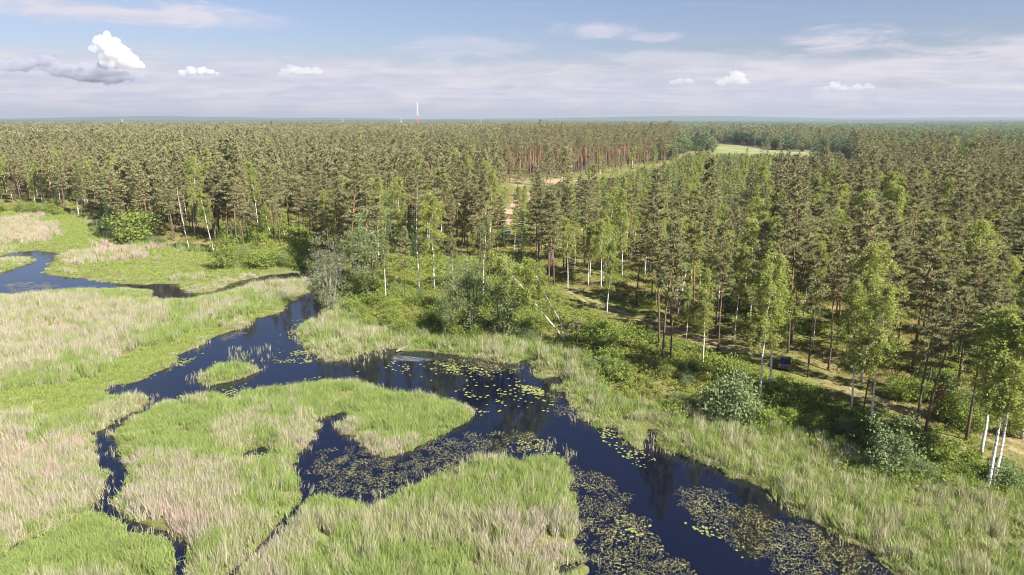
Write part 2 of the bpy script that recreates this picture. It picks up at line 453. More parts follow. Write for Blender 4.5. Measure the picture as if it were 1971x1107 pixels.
# ground: masks are vertex attributes (marsh litter / forest floor / sand / field)
pxg, pyg = g2p(fx, fy, np.minimum(HZ, 5))
a_up = sst(0.0, 3.0, SDF)
a_sand = np.zeros(fx.shape)
nr = (fy < 420) & (fy > 20) & (np.abs(fx) < 250)
jit = 1.6 * (fbm(fx[nr] * 0.35, fy[nr] * 0.35, 21) - 0.5)
a_sand[nr] = np.maximum(sst(.85, .25, np.abs(pdist(fx[nr], fy[nr], PATH, False) - .85) + .5 * jit) * 0.54, sst(4.2, 2.4, np.minimum(pdist(fx[nr], fy[nr], ROAD, False), pdist(fx[nr], fy[nr], ROAD2, False)) + jit))
a_sand[nr] = np.maximum(a_sand[nr], sst(-6, 3, sdist(fx[nr], fy[nr], CLEAR)) * (0.05 + 0.75 * fbm(fx[nr] / 6, fy[nr] / 6, 31)))
FIELDS = [[(1320, 276), (1440, 280), (1480, 288), (1600, 296), (1640, 300), (1560, 308), (1400, 295), (1310, 285)],
          [(1760, 296), (1900, 300), (1990, 302), (1990, 312), (1880, 308), (1770, 304)], [(1240, 262), (1330, 266), (1330, 270), (1240, 267)],
          [(640, 238.2), (800, 238.2), (830, 240), (780, 241.5), (650, 241.5)]]
g_fields = []
for f in FIELDS:
    a = np.array(f, float); xx, yy = p2g(a[:, 0], a[:, 1], 2.0); g_fields.append(np.stack([xx, yy], 1))
a_field = np.zeros(fx.shape)
for q in g_fields: a_field[pip(fx, fy, q)] = 1
def grid_faces(ny, nx):
    idx = np.arange(ny * nx).reshape(ny, nx)
    return np.stack([idx[:-1, :-1], idx[:-1, 1:], idx[1:, 1:], idx[1:, :-1]], -1).reshape(-1, 4)
def fast_mesh(name, V, F, mats, smooth=True):
    me = bpy.data.meshes.new(name)
    nv, nf = len(V), len(F)
    me.vertices.add(nv); me.vertices.foreach_set('co', np.asarray(V, np.float32).ravel())
    me.loops.add(nf * 4); me.loops.foreach_set('vertex_index', np.asarray(F, np.int32).ravel())
    me.polygons.add(nf); me.polygons.foreach_set('loop_start', np.arange(0, nf * 4, 4, dtype=np.int32))
    me.polygons.foreach_set('use_smooth', np.full(nf, smooth))
    for m in mats: me.materials.append(m)
    me.update(calc_edges=True)
    return me
def add_attr(me, name, vals):
    a = me.attributes.new(name, 'FLOAT', 'POINT'); a.data.foreach_set('value', np.asarray(vals, np.float32))

m, t, o = mat('ground_cover')
ge = t.new('ShaderNodeNewGeometry'); P = ge.outputs['Position']
def attr(t, n):
    a = t.new('ShaderNodeAttribute'); a.attribute_name = n; return a.outputs['Fac']
n1 = t.noise(P, 0.35, 6, 0.6); n2 = t.noise(P, 2.6, 5, 0.65); n3 = t.noise(P, 0.045, 4, 0.55)
marsh = t.mix(t.smooth(n1, 0.35, 0.68), (0.115, 0.130, 0.040), (0.20, 0.185, 0.095))
marsh = t.mix(t.smooth(n2, 0.45, 0.75), marsh, (0.085, 0.085, 0.035))
floor_ = t.mix(t.smooth(n1, 0.35, 0.65), (0.105, 0.110, 0.032), (0.215, 0.175, 0.085))
floor_ = t.mix(t.smooth(n2, 0.5, 0.75), floor_, (0.075, 0.062, 0.035))
floor_ = t.mix(t.smooth(n3, 0.45, 0.62), floor_, t.mix(n2, (0.09, 0.12, 0.028), (0.16, 0.17, 0.05)))
sand = t.mix(t.smooth(n2, 0.35, 0.7), (0.33, 0.245, 0.170), (0.25, 0.205, 0.115))
field = t.mix(t.smooth(n3, 0.4, 0.6), (0.15, 0.185, 0.07), (0.235, 0.225, 0.125))
c = t.mix(attr(t, 'upland'), marsh, floor_)
c = t.mix(t.math('MULTIPLY', attr(t, 'wet'), 0.9), c, (0.030, 0.022, 0.014))
c = t.mix(t.smooth(t.math('ADD', attr(t, 'sand'), t.math('MULTIPLY', t.math('SUBTRACT', n2, 0.5), 0.7)), 0.35, 0.65), c, sand)
c = t.mix(attr(t, 'field'), c, field)
c = t.mix(attr(t, 'distant'), c, t.mix(n3, (0.040, 0.055, 0.028), (0.055, 0.068, 0.034)))
b = bsdf(t, o, c, 0.95, 0.1)
bp = t.new('ShaderNodeBump'); bp.inputs['Strength'].default_value = 0.8; bp.inputs['Distance'].default_value = 0.25
t.put(bp.inputs['Height'], n2); t.l.new(bp.outputs[0], b.inputs['Normal'])
M['ground'] = m
gm = fast_mesh('ground', np.stack([fx, fy, HZ], 1), grid_faces(len(gy), len(gx)), [m])
add_attr(gm, 'upland', a_up); add_attr(gm, 'sand', a_sand); add_attr(gm, 'field', a_field)
add_attr(gm, 'wet', sst(-0.35, 0.1, SDW)); add_attr(gm, 'distant', sst(1200, 2600, far_r) * (1 - a_field))
mobj('ground', gm, kind='structure')

# ---------------------------------------------------------------- water
SCUM = [([(738, 688), (760, 680), (810, 684), (846, 690), (830, 698), (790, 700), (750, 697)], 1.0), ([(405, 655), (440, 640), (480, 632), (495, 640), (460, 652), (425, 662)], .8),
        ([(1242, 872), (1248, 858), (1256, 845), (1266, 845), (1266, 862), (1285, 873), (1320, 884), (1280, 879)], 1.0), ([(1080, 800), (1150, 830), (1180, 850), (1230, 930), (1300, 1010), (1340, 1100), (1280, 1020), (1200, 930), (1120, 850)], .18)]
wx = axis([(-200, -75, 1.6), (-75, 75, 0.5), (75, 202, 2.5)]); wy = axis([(20, 44, 2.0), (44, 130, 0.5), (130, 250, 1.0)])
WX, WY = np.meshgrid(wx, wy); wfx, wfy = WX.ravel(), WY.ravel()
sc_a = np.zeros(wfx.shape)
for pts, st in SCUM:
    sc_a = np.maximum(sc_a, st * sst(-1.0, 1.6, sdist(wfx, wfy, gpoly(pts))))
m, t, o = mat('water')
ge = t.new('ShaderNodeNewGeometry'); P = ge.outputs['Position']
sn = t.noise(t.scale(P, (0.9, 2.2, 1)), 0.9, 6, 0.62, 1.6)
sc = t.math('MULTIPLY', t.smooth(t.math('ADD', t.math('MULTIPLY', attr(t, 'scum'), 0.55), t.math('SUBTRACT', sn, 0.5)), 0.36, 0.72), 0.7)
base = t.mix(sc, (0.0020, 0.0028, 0.0098), (0.22, 0.20, 0.215))
b = bsdf(t, o, base, 0.06, 0.5)
b.inputs['IOR'].default_value = 1.62
t.put(b.inputs['Roughness'], t.math('ADD', 0.025, t.math('MULTIPLY', sc, 0.6)))
bp = t.new('ShaderNodeBump'); bp.inputs['Strength'].default_value = 0.07; bp.inputs['Distance'].default_value = 0.06
t.put(bp.inputs['Height'], t.noise(t.scale(P, (1.0, 2.5, 1)), 1.4, 3, 0.5, 0.4)); t.l.new(bp.outputs[0], b.inputs['Normal'])
wm = fast_mesh('water', np.stack([wfx, wfy, np.zeros(wfx.shape)], 1), grid_faces(len(wy), len(wx)), [m])
add_attr(wm, 'scum', sc_a)
mobj('water', wm, kind='structure')

# ---------------------------------------------------------------- plants: builders
def unit(v): return v / (np.linalg.norm(v, axis=-1, keepdims=True) + 1e-9)
def tufts(r, C, out, n, L, W, up=0.35, spread=0.9):
    """C (k,3) centres, out (k,3) direction; n needle sprays each -> triangles"""
    k = len(C)
    d = unit(np.repeat(out, n, 0) + r.normal(0, spread, (k * n, 3)) + np.array([0, 0, up]))
    s = unit(np.cross(d, r.normal(0, 1, (k * n, 3))))
    c = np.repeat(C, n, 0)
    l = L * r.uniform(0.65, 1.25, (k * n, 1)); wd = W * r.uniform(0.7, 1.3, (k * n, 1))
    return np.stack([c - s * wd / 2, c + s * wd / 2, c + d * l], 1)
def leaves(r, C, n, spread, size, flat=1.0):
    k = len(C)
    c = np.repeat(C, n, 0) + r.normal(0, 1, (k * n, 3)) * np.array([spread, spread, spread * flat])
    a = unit(r.normal(0, 1, (k * n, 3))); b_ = unit(np.cross(a, r.normal(0, 1, (k * n, 3))))
    s = size * r.uniform(0.6, 1.35, (k * n, 1))
    return np.stack([c - a * s * .5, c + a * s * .5, c + b_ * s * .9], 1)

def pine(seed, H=20.0, crown=0.45, nb=46, spray=12, per=7, L=0.42, W=0.13, width=2.5, sides=7, girth=1.0):
    r = np.random.default_rng(seed)
    tr, cr = Geo(), Geo()
    bend = r.normal(0, 0.22, (9, 2)).cumsum(0) * np.linspace(0, 1, 9)[:, None]
    zs = np.linspace(-0.4, H, 9)
    pts = [np.array([bend[i, 0], bend[i, 1], zs[i]]) for i in range(9)]
    r0 = 0.0095 * H * girth
    tr.tube(pts, [r0 * (1 - 0.82 * i / 8) for i in range(9)], sides)
    def axis_at(z):
        return np.array([np.interp(z, zs, bend[:, 0]), np.interp(z, zs, bend[:, 1]), z])
    zc = H * (1 - crown)
    T = []
    ga = r.uniform(0, 6.28)
    for i in range(nb):
        tt = (i + r.uniform(0, 1)) / nb
        z = zc + (H - zc) * (tt ** 0.92)
        ga += 2.4 + r.normal(0, 0.5)
        ln = (width * 1.12 * (1 - tt) ** 1.0 * (0.6 + 0.4 * min(1, tt * 4)) + 0.30) * r.uniform(0.55, 1.3)
        el_ = R(-8 + 55 * tt ** 1.6 + r.normal(0, 9))
        d = np.array([math.cos(ga) * math.cos(el_), math.sin(ga) * math.cos(el_), math.sin(el_)])
        p0 = axis_at(z); p1 = p0 + d * ln * 0.6; p2 = p0 + d * ln + np.array([0, 0, 0.12 * ln])
        tr.tube([p0, p1, p2], [0.045 * (1 - .6 * tt) + .012, 0.03 * (1 - .5 * tt) + .01, 0.008], 3, cap=False)
        ns = max(3, int(spray * (0.45 + 0.75 * ln / width)))
        u = r.uniform(0.30, 1.05, ns) ** 0.8
        C = p0 + (p2 - p0) * u[:, None]
        side = np.cross(d, [0, 0, 1.0]); side /= np.linalg.norm(side) + 1e-9
        off = r.normal(0, 1, ns) * (0.16 + 0.30 * ln * 0.5 * (1.1 - np.abs(u - 0.7)))
        C = C + off[:, None] * side + np.array([0, 0, 1]) * (r.normal(0.05, 0.06, ns))[:, None]
        outv = unit(d * 0.8 + side * np.sign(off)[:, None] * 0.6)
        T.append(tufts(r, C, outv, per, L, W, up=.3, spread=.7))
    for i in range(int(nb * 0.16)):       # dead branches below the crown
        z = r.uniform(zc * 0.55, zc * 1.0); a = r.uniform(0, 6.28); ln = r.uniform(0.5, 1.4)
        p0 = axis_at(z); tr.tube([p0, p0 + np.array([math.cos(a) * ln, math.sin(a) * ln, r.uniform(-.2, .3)])], [0.025, 0.006], 3, cap=False)
    cr.tris(np.concatenate(T))
    return tr, cr
def birch(seed, H=20.0, base=0.32, width=2.6, nb=42, strings=7, per=9, size=0.19, n=5, thin=1.0, lean=0.0):
    r = np.random.default_rng(seed)
    tr, cr = Geo(), Geo()
    k = 10
    zs = np.linspace(-0.4, H, k)
    bend = r.normal(0, 0.20, (k, 2)).cumsum(0) * np.linspace(0, 1, k)[:, None]
    pts = [np.array([bend[i, 0], bend[i, 1], zs[i]]) for i in range(k)]
    r0 = 0.0078 * H
    tr.tube(pts, [r0 * (1 - 0.88 * (i / (k - 1)) ** 0.9) for i in range(k)], 7)
    T = []; ga = r.uniform(0, 6.28); z0 = H * base
    for i in range(nb):
        tt = (i + r.uniform(0, 1)) / nb
        z = z0 + (H * 0.98 - z0) * tt
        ga += 2.4 + r.normal(0, 0.6)
        prof = math.sin(math.pi * min(1, 0.16 + 0.80 * tt)) ** 0.8
        ln = (width * prof + 0.35) * r.uniform(0.65, 1.2)
        e = R(40 + 25 * tt + r.normal(0, 8))
        h = np.array([math.cos(ga), math.sin(ga), 0])
        p0 = np.array([np.interp(z, zs, bend[:, 0]), np.interp(z, zs, bend[:, 1]), z])
        p1 = p0 + (h * math.cos(e) + np.array([0, 0, math.sin(e)])) * ln * 0.62
        p2 = p1 + (h * 0.85 + np.array([0, 0, 0.12])) * ln * 0.5
        tr.tube([p0, p1, p2], [0.04 * (1 - .6 * tt) + .010, 0.02 * (1 - .5 * tt) + .006, 0.004], 3, m=1, cap=False)
        for q in range(strings):
            u = r.uniform(0.25, 1.0)
            a = p0 + (p1 - p0) * min(1, u / 0.6) if u < 0.6 else p1 + (p2 - p1) * (u - 0.6) / 0.4
            a = a + r.normal(0, 0.18, 3)
            droop = r.uniform(0.4, 1.5) * (0.5 + 0.5 * prof)
            dd = unit(h * 0.5 + r.normal(0, 0.35, 3)); dd[2] = -abs(dd[2]) - 0.5
            C = a + np.linspace(0, 1, per)[:, None] * dd * droop
            keep = r.uniform(0, 1, per) < thin
            if keep.any(): T.append(leaves(r, C[keep], n, 0.13, size))
    if T: cr.tris(np.concatenate(T))
    return tr, cr
def broad(seed, H=9.0, W=3.0, base=0.12, clumps=90, n=42, size=0.19, spread=0.38, stems=5, flat=0.8, lower=0.5):
    """bush / alder / willow: several stems, leaf clumps through an uneven volume"""
    r = np.random.default_rng(seed)
    tr, cr = Geo(), Geo()
    d = unit(r.normal(0, 1, (clumps, 3)))
    rad = r.uniform(0.35, 1.0, (clumps, 1)) ** 0.6
    lob = 1 + 0.28 * np.sin(3.1 * np.arctan2(d[:, 1], d[:, 0]) + seed) + 0.18 * np.sin(7 * d[:, 2] + seed * 2) + r.normal(0, .10, clumps)
    hz = H * (1 - base) / 2
    C = d * rad * lob[:, None] * np.array([W, W, hz]) + np.array([0, 0, H * base + hz])
    low = C[:, 2] < H * base + hz
    C[low, :2] *= (lower + (1 - lower) * np.clip((C[low, 2:3] - H * base) / hz, 0, 1))
    C[:, 2] = np.maximum(C[:, 2], 0.15)
    T = leaves(r, C, n, spread, size, flat)
    T[..., 2] = np.maximum(T[..., 2], 0.02)
    cr.tris(T)
    pick = r.choice(clumps, min(clumps, stems * 6), replace=False)
    for i in range(stems):
        a = 6.28 * i / stems + r.normal(0, .4)
        top = np.array([math.cos(a) * W * .42, math.sin(a) * W * .42, H * r.uniform(.65, .92)])
        b0 = np.array([math.cos(a) * 0.15 * W * .5, math.sin(a) * 0.15 * W * .5, -0.3])
        mid = (b0 + top) / 2 + r.normal(0, .12 * W, 3) * np.array([1, 1, 0.2])
        tr.tube([b0, mid, top], [0.011 * H + .01, 0.008 * H + .006, 0.012], 5, cap=False)
        for j in pick[i * 6:(i + 1) * 6]:
            s = b0 + (top - b0) * r.uniform(.35, .8)
            tr.tube([s, (s + C[j]) / 2 + [0, 0, .1], C[j]], [0.02, .012, .005], 3, cap=False)
    return tr, cr
def spruce(seed, H=17.0, W=2.4, whorls=26, per=9, n=6, L=0.45, Wd=0.16):
    r = np.random.default_rng(seed)
    tr, cr = Geo(), Geo()
    tr.tube([(0, 0, -.4), (0, 0, H * .5), (0, 0, H)], [0.011 * H, 0.007 * H, 0.01], 6)
    T = []
    for i in range(whorls):
        tt = i / whorls; z = H * (0.06 + 0.93 * tt)
        for k in range(per):
            a = r.uniform(0, 6.28); ln = W * (1 - tt) ** 0.85 * r.uniform(.7, 1.15) + .15
            u = np.linspace(.2, 1, 5)
            C = np.stack([np.cos(a) * ln * u, np.sin(a) * ln * u, z - 0.28 * ln * u + 0.12 * u * u * ln], 1)
            T.append(tufts(r, C, np.tile([math.cos(a), math.sin(a), -.25], (5, 1)), n // 2, L, Wd, up=-0.2, spread=.6))
    cr.tris(np.concatenate(T))
    return tr, cr
def blades(seed, n=40, rad=0.55, h=1.7, wd=0.045, bend=0.35, lean=0.12, flower=0.0):
    r = np.random.default_rng(seed)
    a = r.uniform(0, 6.28, n); q = rad * np.sqrt(r.uniform(0, 1, n))
    b = np.stack([q * np.cos(a), q * np.sin(a), np.zeros(n) - .05], 1)
    hh = h * r.uniform(.55, 1.15, n)[:, None]
    d = r.normal(0, lean, (n, 3)); d[:, 2] = 1
    e = r.normal(0, bend, (n, 3)); e[:, 2] = r.uniform(-.1, .25, n)
    s = unit(np.stack([r.normal(0, 1, n), r.normal(0, 1, n), np.zeros(n)], 1)) * wd * r.uniform(.7, 1.4, n)[:, None] / 2
    m1 = b + d * hh * .6; tp = m1 + unit(d + e * 1.6) * hh * .42
    g = Geo()
    V = np.stack([b - s, b + s, m1 + s, m1 - s, tp], 1).reshape(-1, 3)
    F = []
    for i in range(n):
        k = 5 * i; F += [(k, k + 1, k + 2, k + 3), (k + 3, k + 2, k + 4)]
    g.add(V, F)
    return g

# ---------------------------------------------------------------- scatter (stuff) through geometry nodes
def scatter(name, variants, P_, rot, scl, idx, label, cat):
    """one stuff object: points carrying rotation, scale and variant"""
    col = bpy.data.collections.new(name + '_kinds')
    for i, me in enumerate(variants):
        ob = bpy.data.objects.new('%s_kind_%02d' % (name, i), me); col.objects.link(ob)
    me = bpy.data.meshes.new(name)
    me.vertices.add(len(P_)); me.vertices.foreach_set('co', np.asarray(P_, np.float32).ravel())
    a = me.attributes.new('rot', 'FLOAT_VECTOR', 'POINT'); a.data.foreach_set('vector', np.asarray(rot, np.float32).ravel())
    a = me.attributes.new('scl', 'FLOAT_VECTOR', 'POINT'); a.data.foreach_set('vector', np.asarray(scl, np.float32).ravel())
    a = me.attributes.new('idx', 'INT', 'POINT'); a.data.foreach_set('value', np.asarray(idx, np.int32))
    ng = bpy.data.node_groups.new(name, 'GeometryNodeTree')
    ng.interface.new_socket('Geometry', in_out='INPUT', socket_type='NodeSocketGeometry')
    ng.interface.new_socket('Geometry', in_out='OUTPUT', socket_type='NodeSocketGeometry')
    gi = ng.nodes.new('NodeGroupInput'); go = ng.nodes.new('NodeGroupOutput')
    ci = ng.nodes.new('GeometryNodeCollectionInfo'); ci.inputs['Collection'].default_value = col
    ci.inputs['Separate Children'].default_value = True; ci.inputs['Reset Children'].default_value = True
    ip = ng.nodes.new('GeometryNodeInstanceOnPoints'); ip.inputs['Pick Instance'].default_value = True
    def na(n, ty):
        x = ng.nodes.new('GeometryNodeInputNamedAttribute'); x.data_type = ty; x.inputs['Name'].default_value = n; return x.outputs[0]
    L_ = ng.links.new
    L_(gi.outputs[0], ip.inputs['Points']); L_(ci.outputs[0], ip.inputs['Instance'])
    L_(na('idx', 'INT'), ip.inputs['Instance Index'])
    er = ng.nodes.new('FunctionNodeEulerToRotation'); L_(na('rot', 'FLOAT_VECTOR'), er.inputs[0]); L_(er.outputs[0], ip.inputs['Rotation'])
    L_(na('scl', 'FLOAT_VECTOR'), ip.inputs['Scale']); L_(ip.outputs[0], go.inputs[0])
    ob = bpy.data.objects.new(name, me)
    md = ob.modifiers.new('scatter', 'NODES'); md.node_group = ng
    link(ob, label, cat, kind='stuff')
    return ob
def zrot(n, tilt=0.0): return np.stack([rng.normal(0, tilt, n) if tilt else np.zeros(n), rng.normal(0, tilt, n) if tilt else np.zeros(n), rng.uniform(0, 6.28, n)], 1)
def jgrid(x0, x1, y0, y1, s):
    X_, Y_ = np.meshgrid(np.arange(x0, x1, s), np.arange(y0, y1, s))
    return (X_ + rng.uniform(-.5, .5, X_.shape) * s).ravel(), (Y_ + rng.uniform(-.5, .5, Y_.shape) * s).ravel()
def infrustum(x, y, z=0, ml=60, mr=60, mb=160):
    px, py = g2p(x, y, z)
    return (px > -ml) & (px < 1971 + mr) & (py < 1107 + mb) & (y > 10)

# ================================================================ MARSH VEGETATION
Z = {}
Z['sedge'] = [[(-50, 745), (120, 742), (215, 712), (330, 655), (430, 618), (540, 590), (600, 558), (560, 590), (545, 602), (500, 615), (400, 660), (340, 695), (275, 737), (205, 750), (190, 790), (130, 800), (60, 815), (-50, 830)],
              [(350, 552), (395, 550), (430, 540), (440, 550), (400, 565), (355, 562)]]
Z['pale'] = [[(-50, 560), (80, 570), (150, 578), (250, 585), (330, 600), (300, 640), (220, 668), (120, 700), (-50, 735)], [(450, 545), (520, 533), (595, 535), (600, 555), (560, 575), (520, 570), (470, 560)],
             [(230, 820), (300, 800), (300, 860), (250, 850)], [(0, 960), (150, 930), (205, 925), (190, 960), (110, 1000), (0, 1050)], [(300, 900), (440, 900), (470, 960), (450, 1040), (280, 1040), (240, 960)]]
Z['pink'] = [[(30, 835), (120, 840), (190, 870), (170, 925), (60, 950), (0, 1000), (-40, 1000), (-40, 900)], [(300, 975), (400, 985), (430, 1040), (370, 1065), (305, 1025)], [(80, 625), (170, 630), (150, 655), (60, 660)],
             [(110, 492), (180, 478), (300, 470), (335, 478), (300, 492), (200, 503), (120, 505)], [(-60, 425), (90, 427), (115, 450), (70, 472), (-60, 474)], [(990, 1050), (1020, 1050), (1010, 1107), (985, 1107)], [(720, 868), (755, 862), (765, 875), (730, 878)]]
Z['short'] = [[(590, 742), (640, 738), (760, 765), (900, 792), (860, 828), (760, 868), (700, 845), (660, 800), (600, 790)], [(-50, 1075), (100, 1030), (200, 985), (300, 1035), (350, 1075), (340, 1107), (-50, 1150)],
              [(220, 830), (330, 790), (430, 800), (400, 880), (260, 905), (225, 890)]]
Z['meadow'] = [[(-900, 380), (0, 400), (150, 412), (200, 460), (420, 490), (600, 520), (600, 535), (440, 545), (300, 545), (80, 530), (100, 505), (110, 485), (0, 484), (-900, 500)]]
Z['bank'] = [[(1060, 676), (1130, 735), (1160, 785), (1250, 805), (1480, 845), (1580, 865), (1650, 912), (1750, 945), (1971, 960), (2300, 1000), (2300, 1300), (1726, 1115), (1603, 1032), (1491, 965), (1368, 898), (1260, 870), (1185, 845), (1110, 790), (1050, 745), (1000, 700)]]
def inz(k, px, py):
    r_ = np.zeros(px.shape, bool)
    for p in Z[k]: r_ |= pip(px, py, p)
    return r_
reed_kinds = []
def add_kinds(mkey, k, **kw):
    i0 = len(reed_kinds)
    for j in range(k):
        reed_kinds.append(blades(900 + i0 + j, **kw).mesh('reed_clump', [M[mkey]]))
    return i0
K = {}
K['green'] = (add_kinds('reed_green', 3, n=58, h=1.55, wd=0.040), 3)
K['mix'] = (add_kinds('reed_mix', 3, n=58, h=1.8, wd=0.038, bend=.25), 3)
K['pale'] = (add_kinds('reed_pale', 3, n=56, h=1.75, wd=0.038, bend=.22), 3)
K['pink'] = (add_kinds('reed_pink', 2, n=54, h=1.6, wd=0.038, bend=.22), 2)
K['sedge'] = (add_kinds('sedge', 3, n=60, h=0.55, wd=0.050, bend=.6, lean=.35), 3)
K['bank'] = (add_kinds('bank_grass', 3, n=58, h=1.2, wd=0.045, bend=.8, lean=.3), 3)
PX, PY, PS = [], [], []
for (y0, y1, s, sc_) in ((34, 95, 0.58, 1.0), (95, 150, 0.80, 1.15), (150, 320, 1.35, 1.45)):
    hw = 0.80 * y1 + 25
    x, y = jgrid(-hw, hw, y0, y1, s)
    PX.append(x); PY.append(y); PS.append(np.full(x.shape, sc_))
x = np.concatenate(PX); y = np.concatenate(PY); s_ = np.concatenate(PS)
ok = infrustum(x, y, 0, 80, 80, 120)
x, y, s_ = x[ok], y[ok], s_[ok]
sw = bil(SDWG, x, y); sf = bil(SDFG, x, y)
ok = (sw < 0.12) & (sf < 1.5)
x, y, s_, sw = x[ok], y[ok], s_[ok], sw[ok]
px, py = g2p(x, y)
nz = fbm(x / 7, y / 7, 40); nz2 = fbm(x / 2.5, y / 2.5, 44)
kind = np.where(nz + .4 * (nz2 - .5) > 0.55, 'mix ', 'green')
kind = np.where((nz > 0.70), 'pale', kind)
def setz(k, kinds, thr=(0.5,)):
    global kind
    mk = inz(k, px + 70 * (nz2 - .5), py + 44 * (nz - .5))
    v = np.where(nz2 > thr[0], kinds[0], kinds[-1])
    kind = np.where(mk, v, kind)
setz('pale', ('pale', 'mix ')); kind = np.where(inz('pale', px, py) & (nz2 > .40), 'pale', kind)
setz('pink', ('pink', 'pink')); setz('short', ('green', 'green')); setz('sedge', ('sedge', 'sedge')); setz('meadow', ('sedge', 'sedge'))
setz('pink', ('pink', 'pale'), (.42,)); setz('bank', ('bank', 'bank'))
kind = np.where((np.char.strip(kind) == 'bank') & (nz2 > .62), 'mix ', kind)
flip = rng.uniform(0, 1, x.shape)
kind = np.where((flip < .24) & (np.char.strip(kind) != 'sedge'), 'green', np.where((flip > .90) & (np.char.strip(kind) != 'sedge') & ~inz('short', px, py), 'mix ', kind))
hmul = np.ones(x.shape)
hmul[inz('short', px, py)] = 0.7
hmul[(py < 545)] *= 0.8
idx = np.zeros(x.shape, int)
for k, (i0, n) in K.items():
    mk = np.char.strip(kind) == k
    idx[mk] = i0 + rng.integers(0, n, mk.sum())
# thin at the water's edge, trampled gaps
keep = (rng.uniform(0, 1, x.shape) < sst(0.12, -0.35, sw) * 0.9 + 0.1) & (fbm(x / 3.2, y / 3.2, 71) > 0.29)
hm = hmul * rng.uniform(.7, 1.2, x.shape) * (0.6 + 0.8 * fbm(x / 4, y / 4, 61))
edge = np.clip(-sw / (0.024 * y), 0, 1); hm = hm * (0.30 + 0.70 * edge * edge * (3 - 2 * edge)) * np.where((py < 600) & (px < 620) & (sw > -7), .6, 1)
z = np.maximum(hgt(x, y), 0.0) - 0.05
sel = keep
# sparse reeds standing in shallow water
SP = [[(440, 672), (520, 668), (530, 690), (470, 705), (440, 695)], [(1000, 860), (1090, 850), (1130, 900), (1060, 890), (1000, 892)], [(560, 640), (600, 622), (620, 690), (590, 690)], [(640, 700), (750, 665), (740, 690), (700, 705)],
      [(700, 960), (790, 930), (830, 915), (830, 930), (740, 985)], [(670, 795), (690, 795), (700, 860), (670, 830)]]
ex, ey = [], []
for p in SP:
    q = gpoly(p); xx, yy = jgrid(q[:, 0].min(), q[:, 0].max(), q[:, 1].min(), q[:, 1].max(), 1.0)
    mk = pip(xx, yy, q) & (rng.uniform(0, 1, xx.shape) < .45); ex.append(xx[mk]); ey.append(yy[mk])
xx, yy = jgrid(-110, 90, 46, 130, .75)
sw_ = bil(SDWG, xx, yy); mk = (sw_ > .0) & (sw_ < 1.3) & (rng.uniform(0, 1, xx.shape) < .33 * (1.3 - sw_)) & (fbm(xx / 3, yy / 3, 77) > .42)
ex.append(xx[mk]); ey.append(yy[mk])
ex = np.concatenate(ex); ey = np.concatenate(ey)
sparse_i = len(reed_kinds)
for j in range(2): reed_kinds.append(blades(990 + j, n=9, rad=.6, h=1.1, wd=.045).mesh('reed_clump', [M['reed_mix']]))
P_ = np.concatenate([np.stack([x, y, z], 1)[sel], np.stack([ex, ey, np.full(ex.shape, -.03)], 1)])
S_ = np.concatenate([np.stack([s_, s_, s_ * hm], 1)[sel], np.ones((len(ex), 3)) * rng.uniform(.5, 1.1, (len(ex), 1))])
I_ = np.concatenate([idx[sel], sparse_i + rng.integers(0, 2, len(ex))])
scatter('marsh_reeds', reed_kinds, P_, zrot(len(P_), .12), S_, I_, 'tall green and straw-coloured reeds and sedge covering the marsh', 'reeds')
REED_P = P_
print('reeds', len(P_))

# ---------------------------------------------------------------- floating leaves and lily pads
def pad_geo(seed, r0=0.2):
    r = np.random.default_rng(seed); g = Geo(); n = 11
    V = [(0, 0, .006)]; 
    for i in range(n):
        a = 0.25 + (6.28 - .5) * i / (n - 1); rr = r0 * r.uniform(.9, 1.1)
        V.append((rr * math.cos(a), rr * .85 * math.sin(a), .004 + .012 * r.uniform()))
    g.add(V, [(0, i, i + 1) for i in range(1, n)]); return g
MATS_ = [([(600, 880), (640, 862), (690, 868), (750, 893), (830, 850), (920, 830), (1000, 828), (1045, 850), (1015, 872), (900, 890), (800, 930), (740, 955), (640, 958), (600, 940)], .85),
         ([(1075, 888), (1150, 908), (1200, 955), (1255, 1015), (1335, 1120), (1120, 1150), (1108, 1050), (1108, 990), (1095, 950)], 1.0),
         ([(1285, 942), (1340, 933), (1420, 960), (1500, 988), (1560, 1020), (1650, 1068), (1740, 1125), (1520, 1125), (1470, 1070), (1400, 1040), (1330, 985)], 1.0),
         ([(850, 695), (940, 690), (1010, 705), (1000, 722), (900, 722), (850, 715)], .6), ([(1060, 750), (1100, 770), (1110, 800), (1075, 790)], .5), ([(360, 574), (440, 545), (590, 528), (500, 545), (420, 570)], .6),
         ([(10, 545), (60, 540), (110, 552), (60, 562), (10, 562)], .6)]
fkinds = []
for j in range(4):
    r = np.random.default_rng(300 + j); g = Geo(); n = 44
    c = np.stack([r.uniform(-.6, .6, n), r.uniform(-.6, .6, n), np.full(n, .012)], 1)
    for i in range(n):
        a = r.uniform(0, 6.28); q = r.uniform(.022, .058); b_ = q * r.uniform(.4, .8)
        u = np.array([math.cos(a), math.sin(a), r.normal(0, .25)]); v = np.array([-math.sin(a), math.cos(a), r.normal(0, .25)])
        g.add([c[i] - u * q, c[i] - v * b_, c[i] + u * q, c[i] + v * b_], [(0, 1, 2, 3)])
    fkinds.append(g.mesh('floating_leaves', [M['fleck']]))
fp = []
for p, dens in MATS_:
    q = gpoly(p); xx, yy = jgrid(q[:, 0].min() - 1, q[:, 0].max() + 1, q[:, 1].min() - 1, q[:, 1].max() + 1, .8)
    sd = sdist(xx, yy, q) + 2.4 * (fbm(xx / 2.2, yy / 2.2, 83) - .5)
    mk = (rng.uniform(0, 1, xx.shape) < dens * .85 * sst(-.8, 1.0, sd)) & (bil(SDWG, xx, yy) > .05) & (fbm(xx / 1.7, yy / 1.7, 87) > .22)
    fp.append(np.stack([xx[mk], yy[mk], np.full(mk.sum(), .004)], 1))
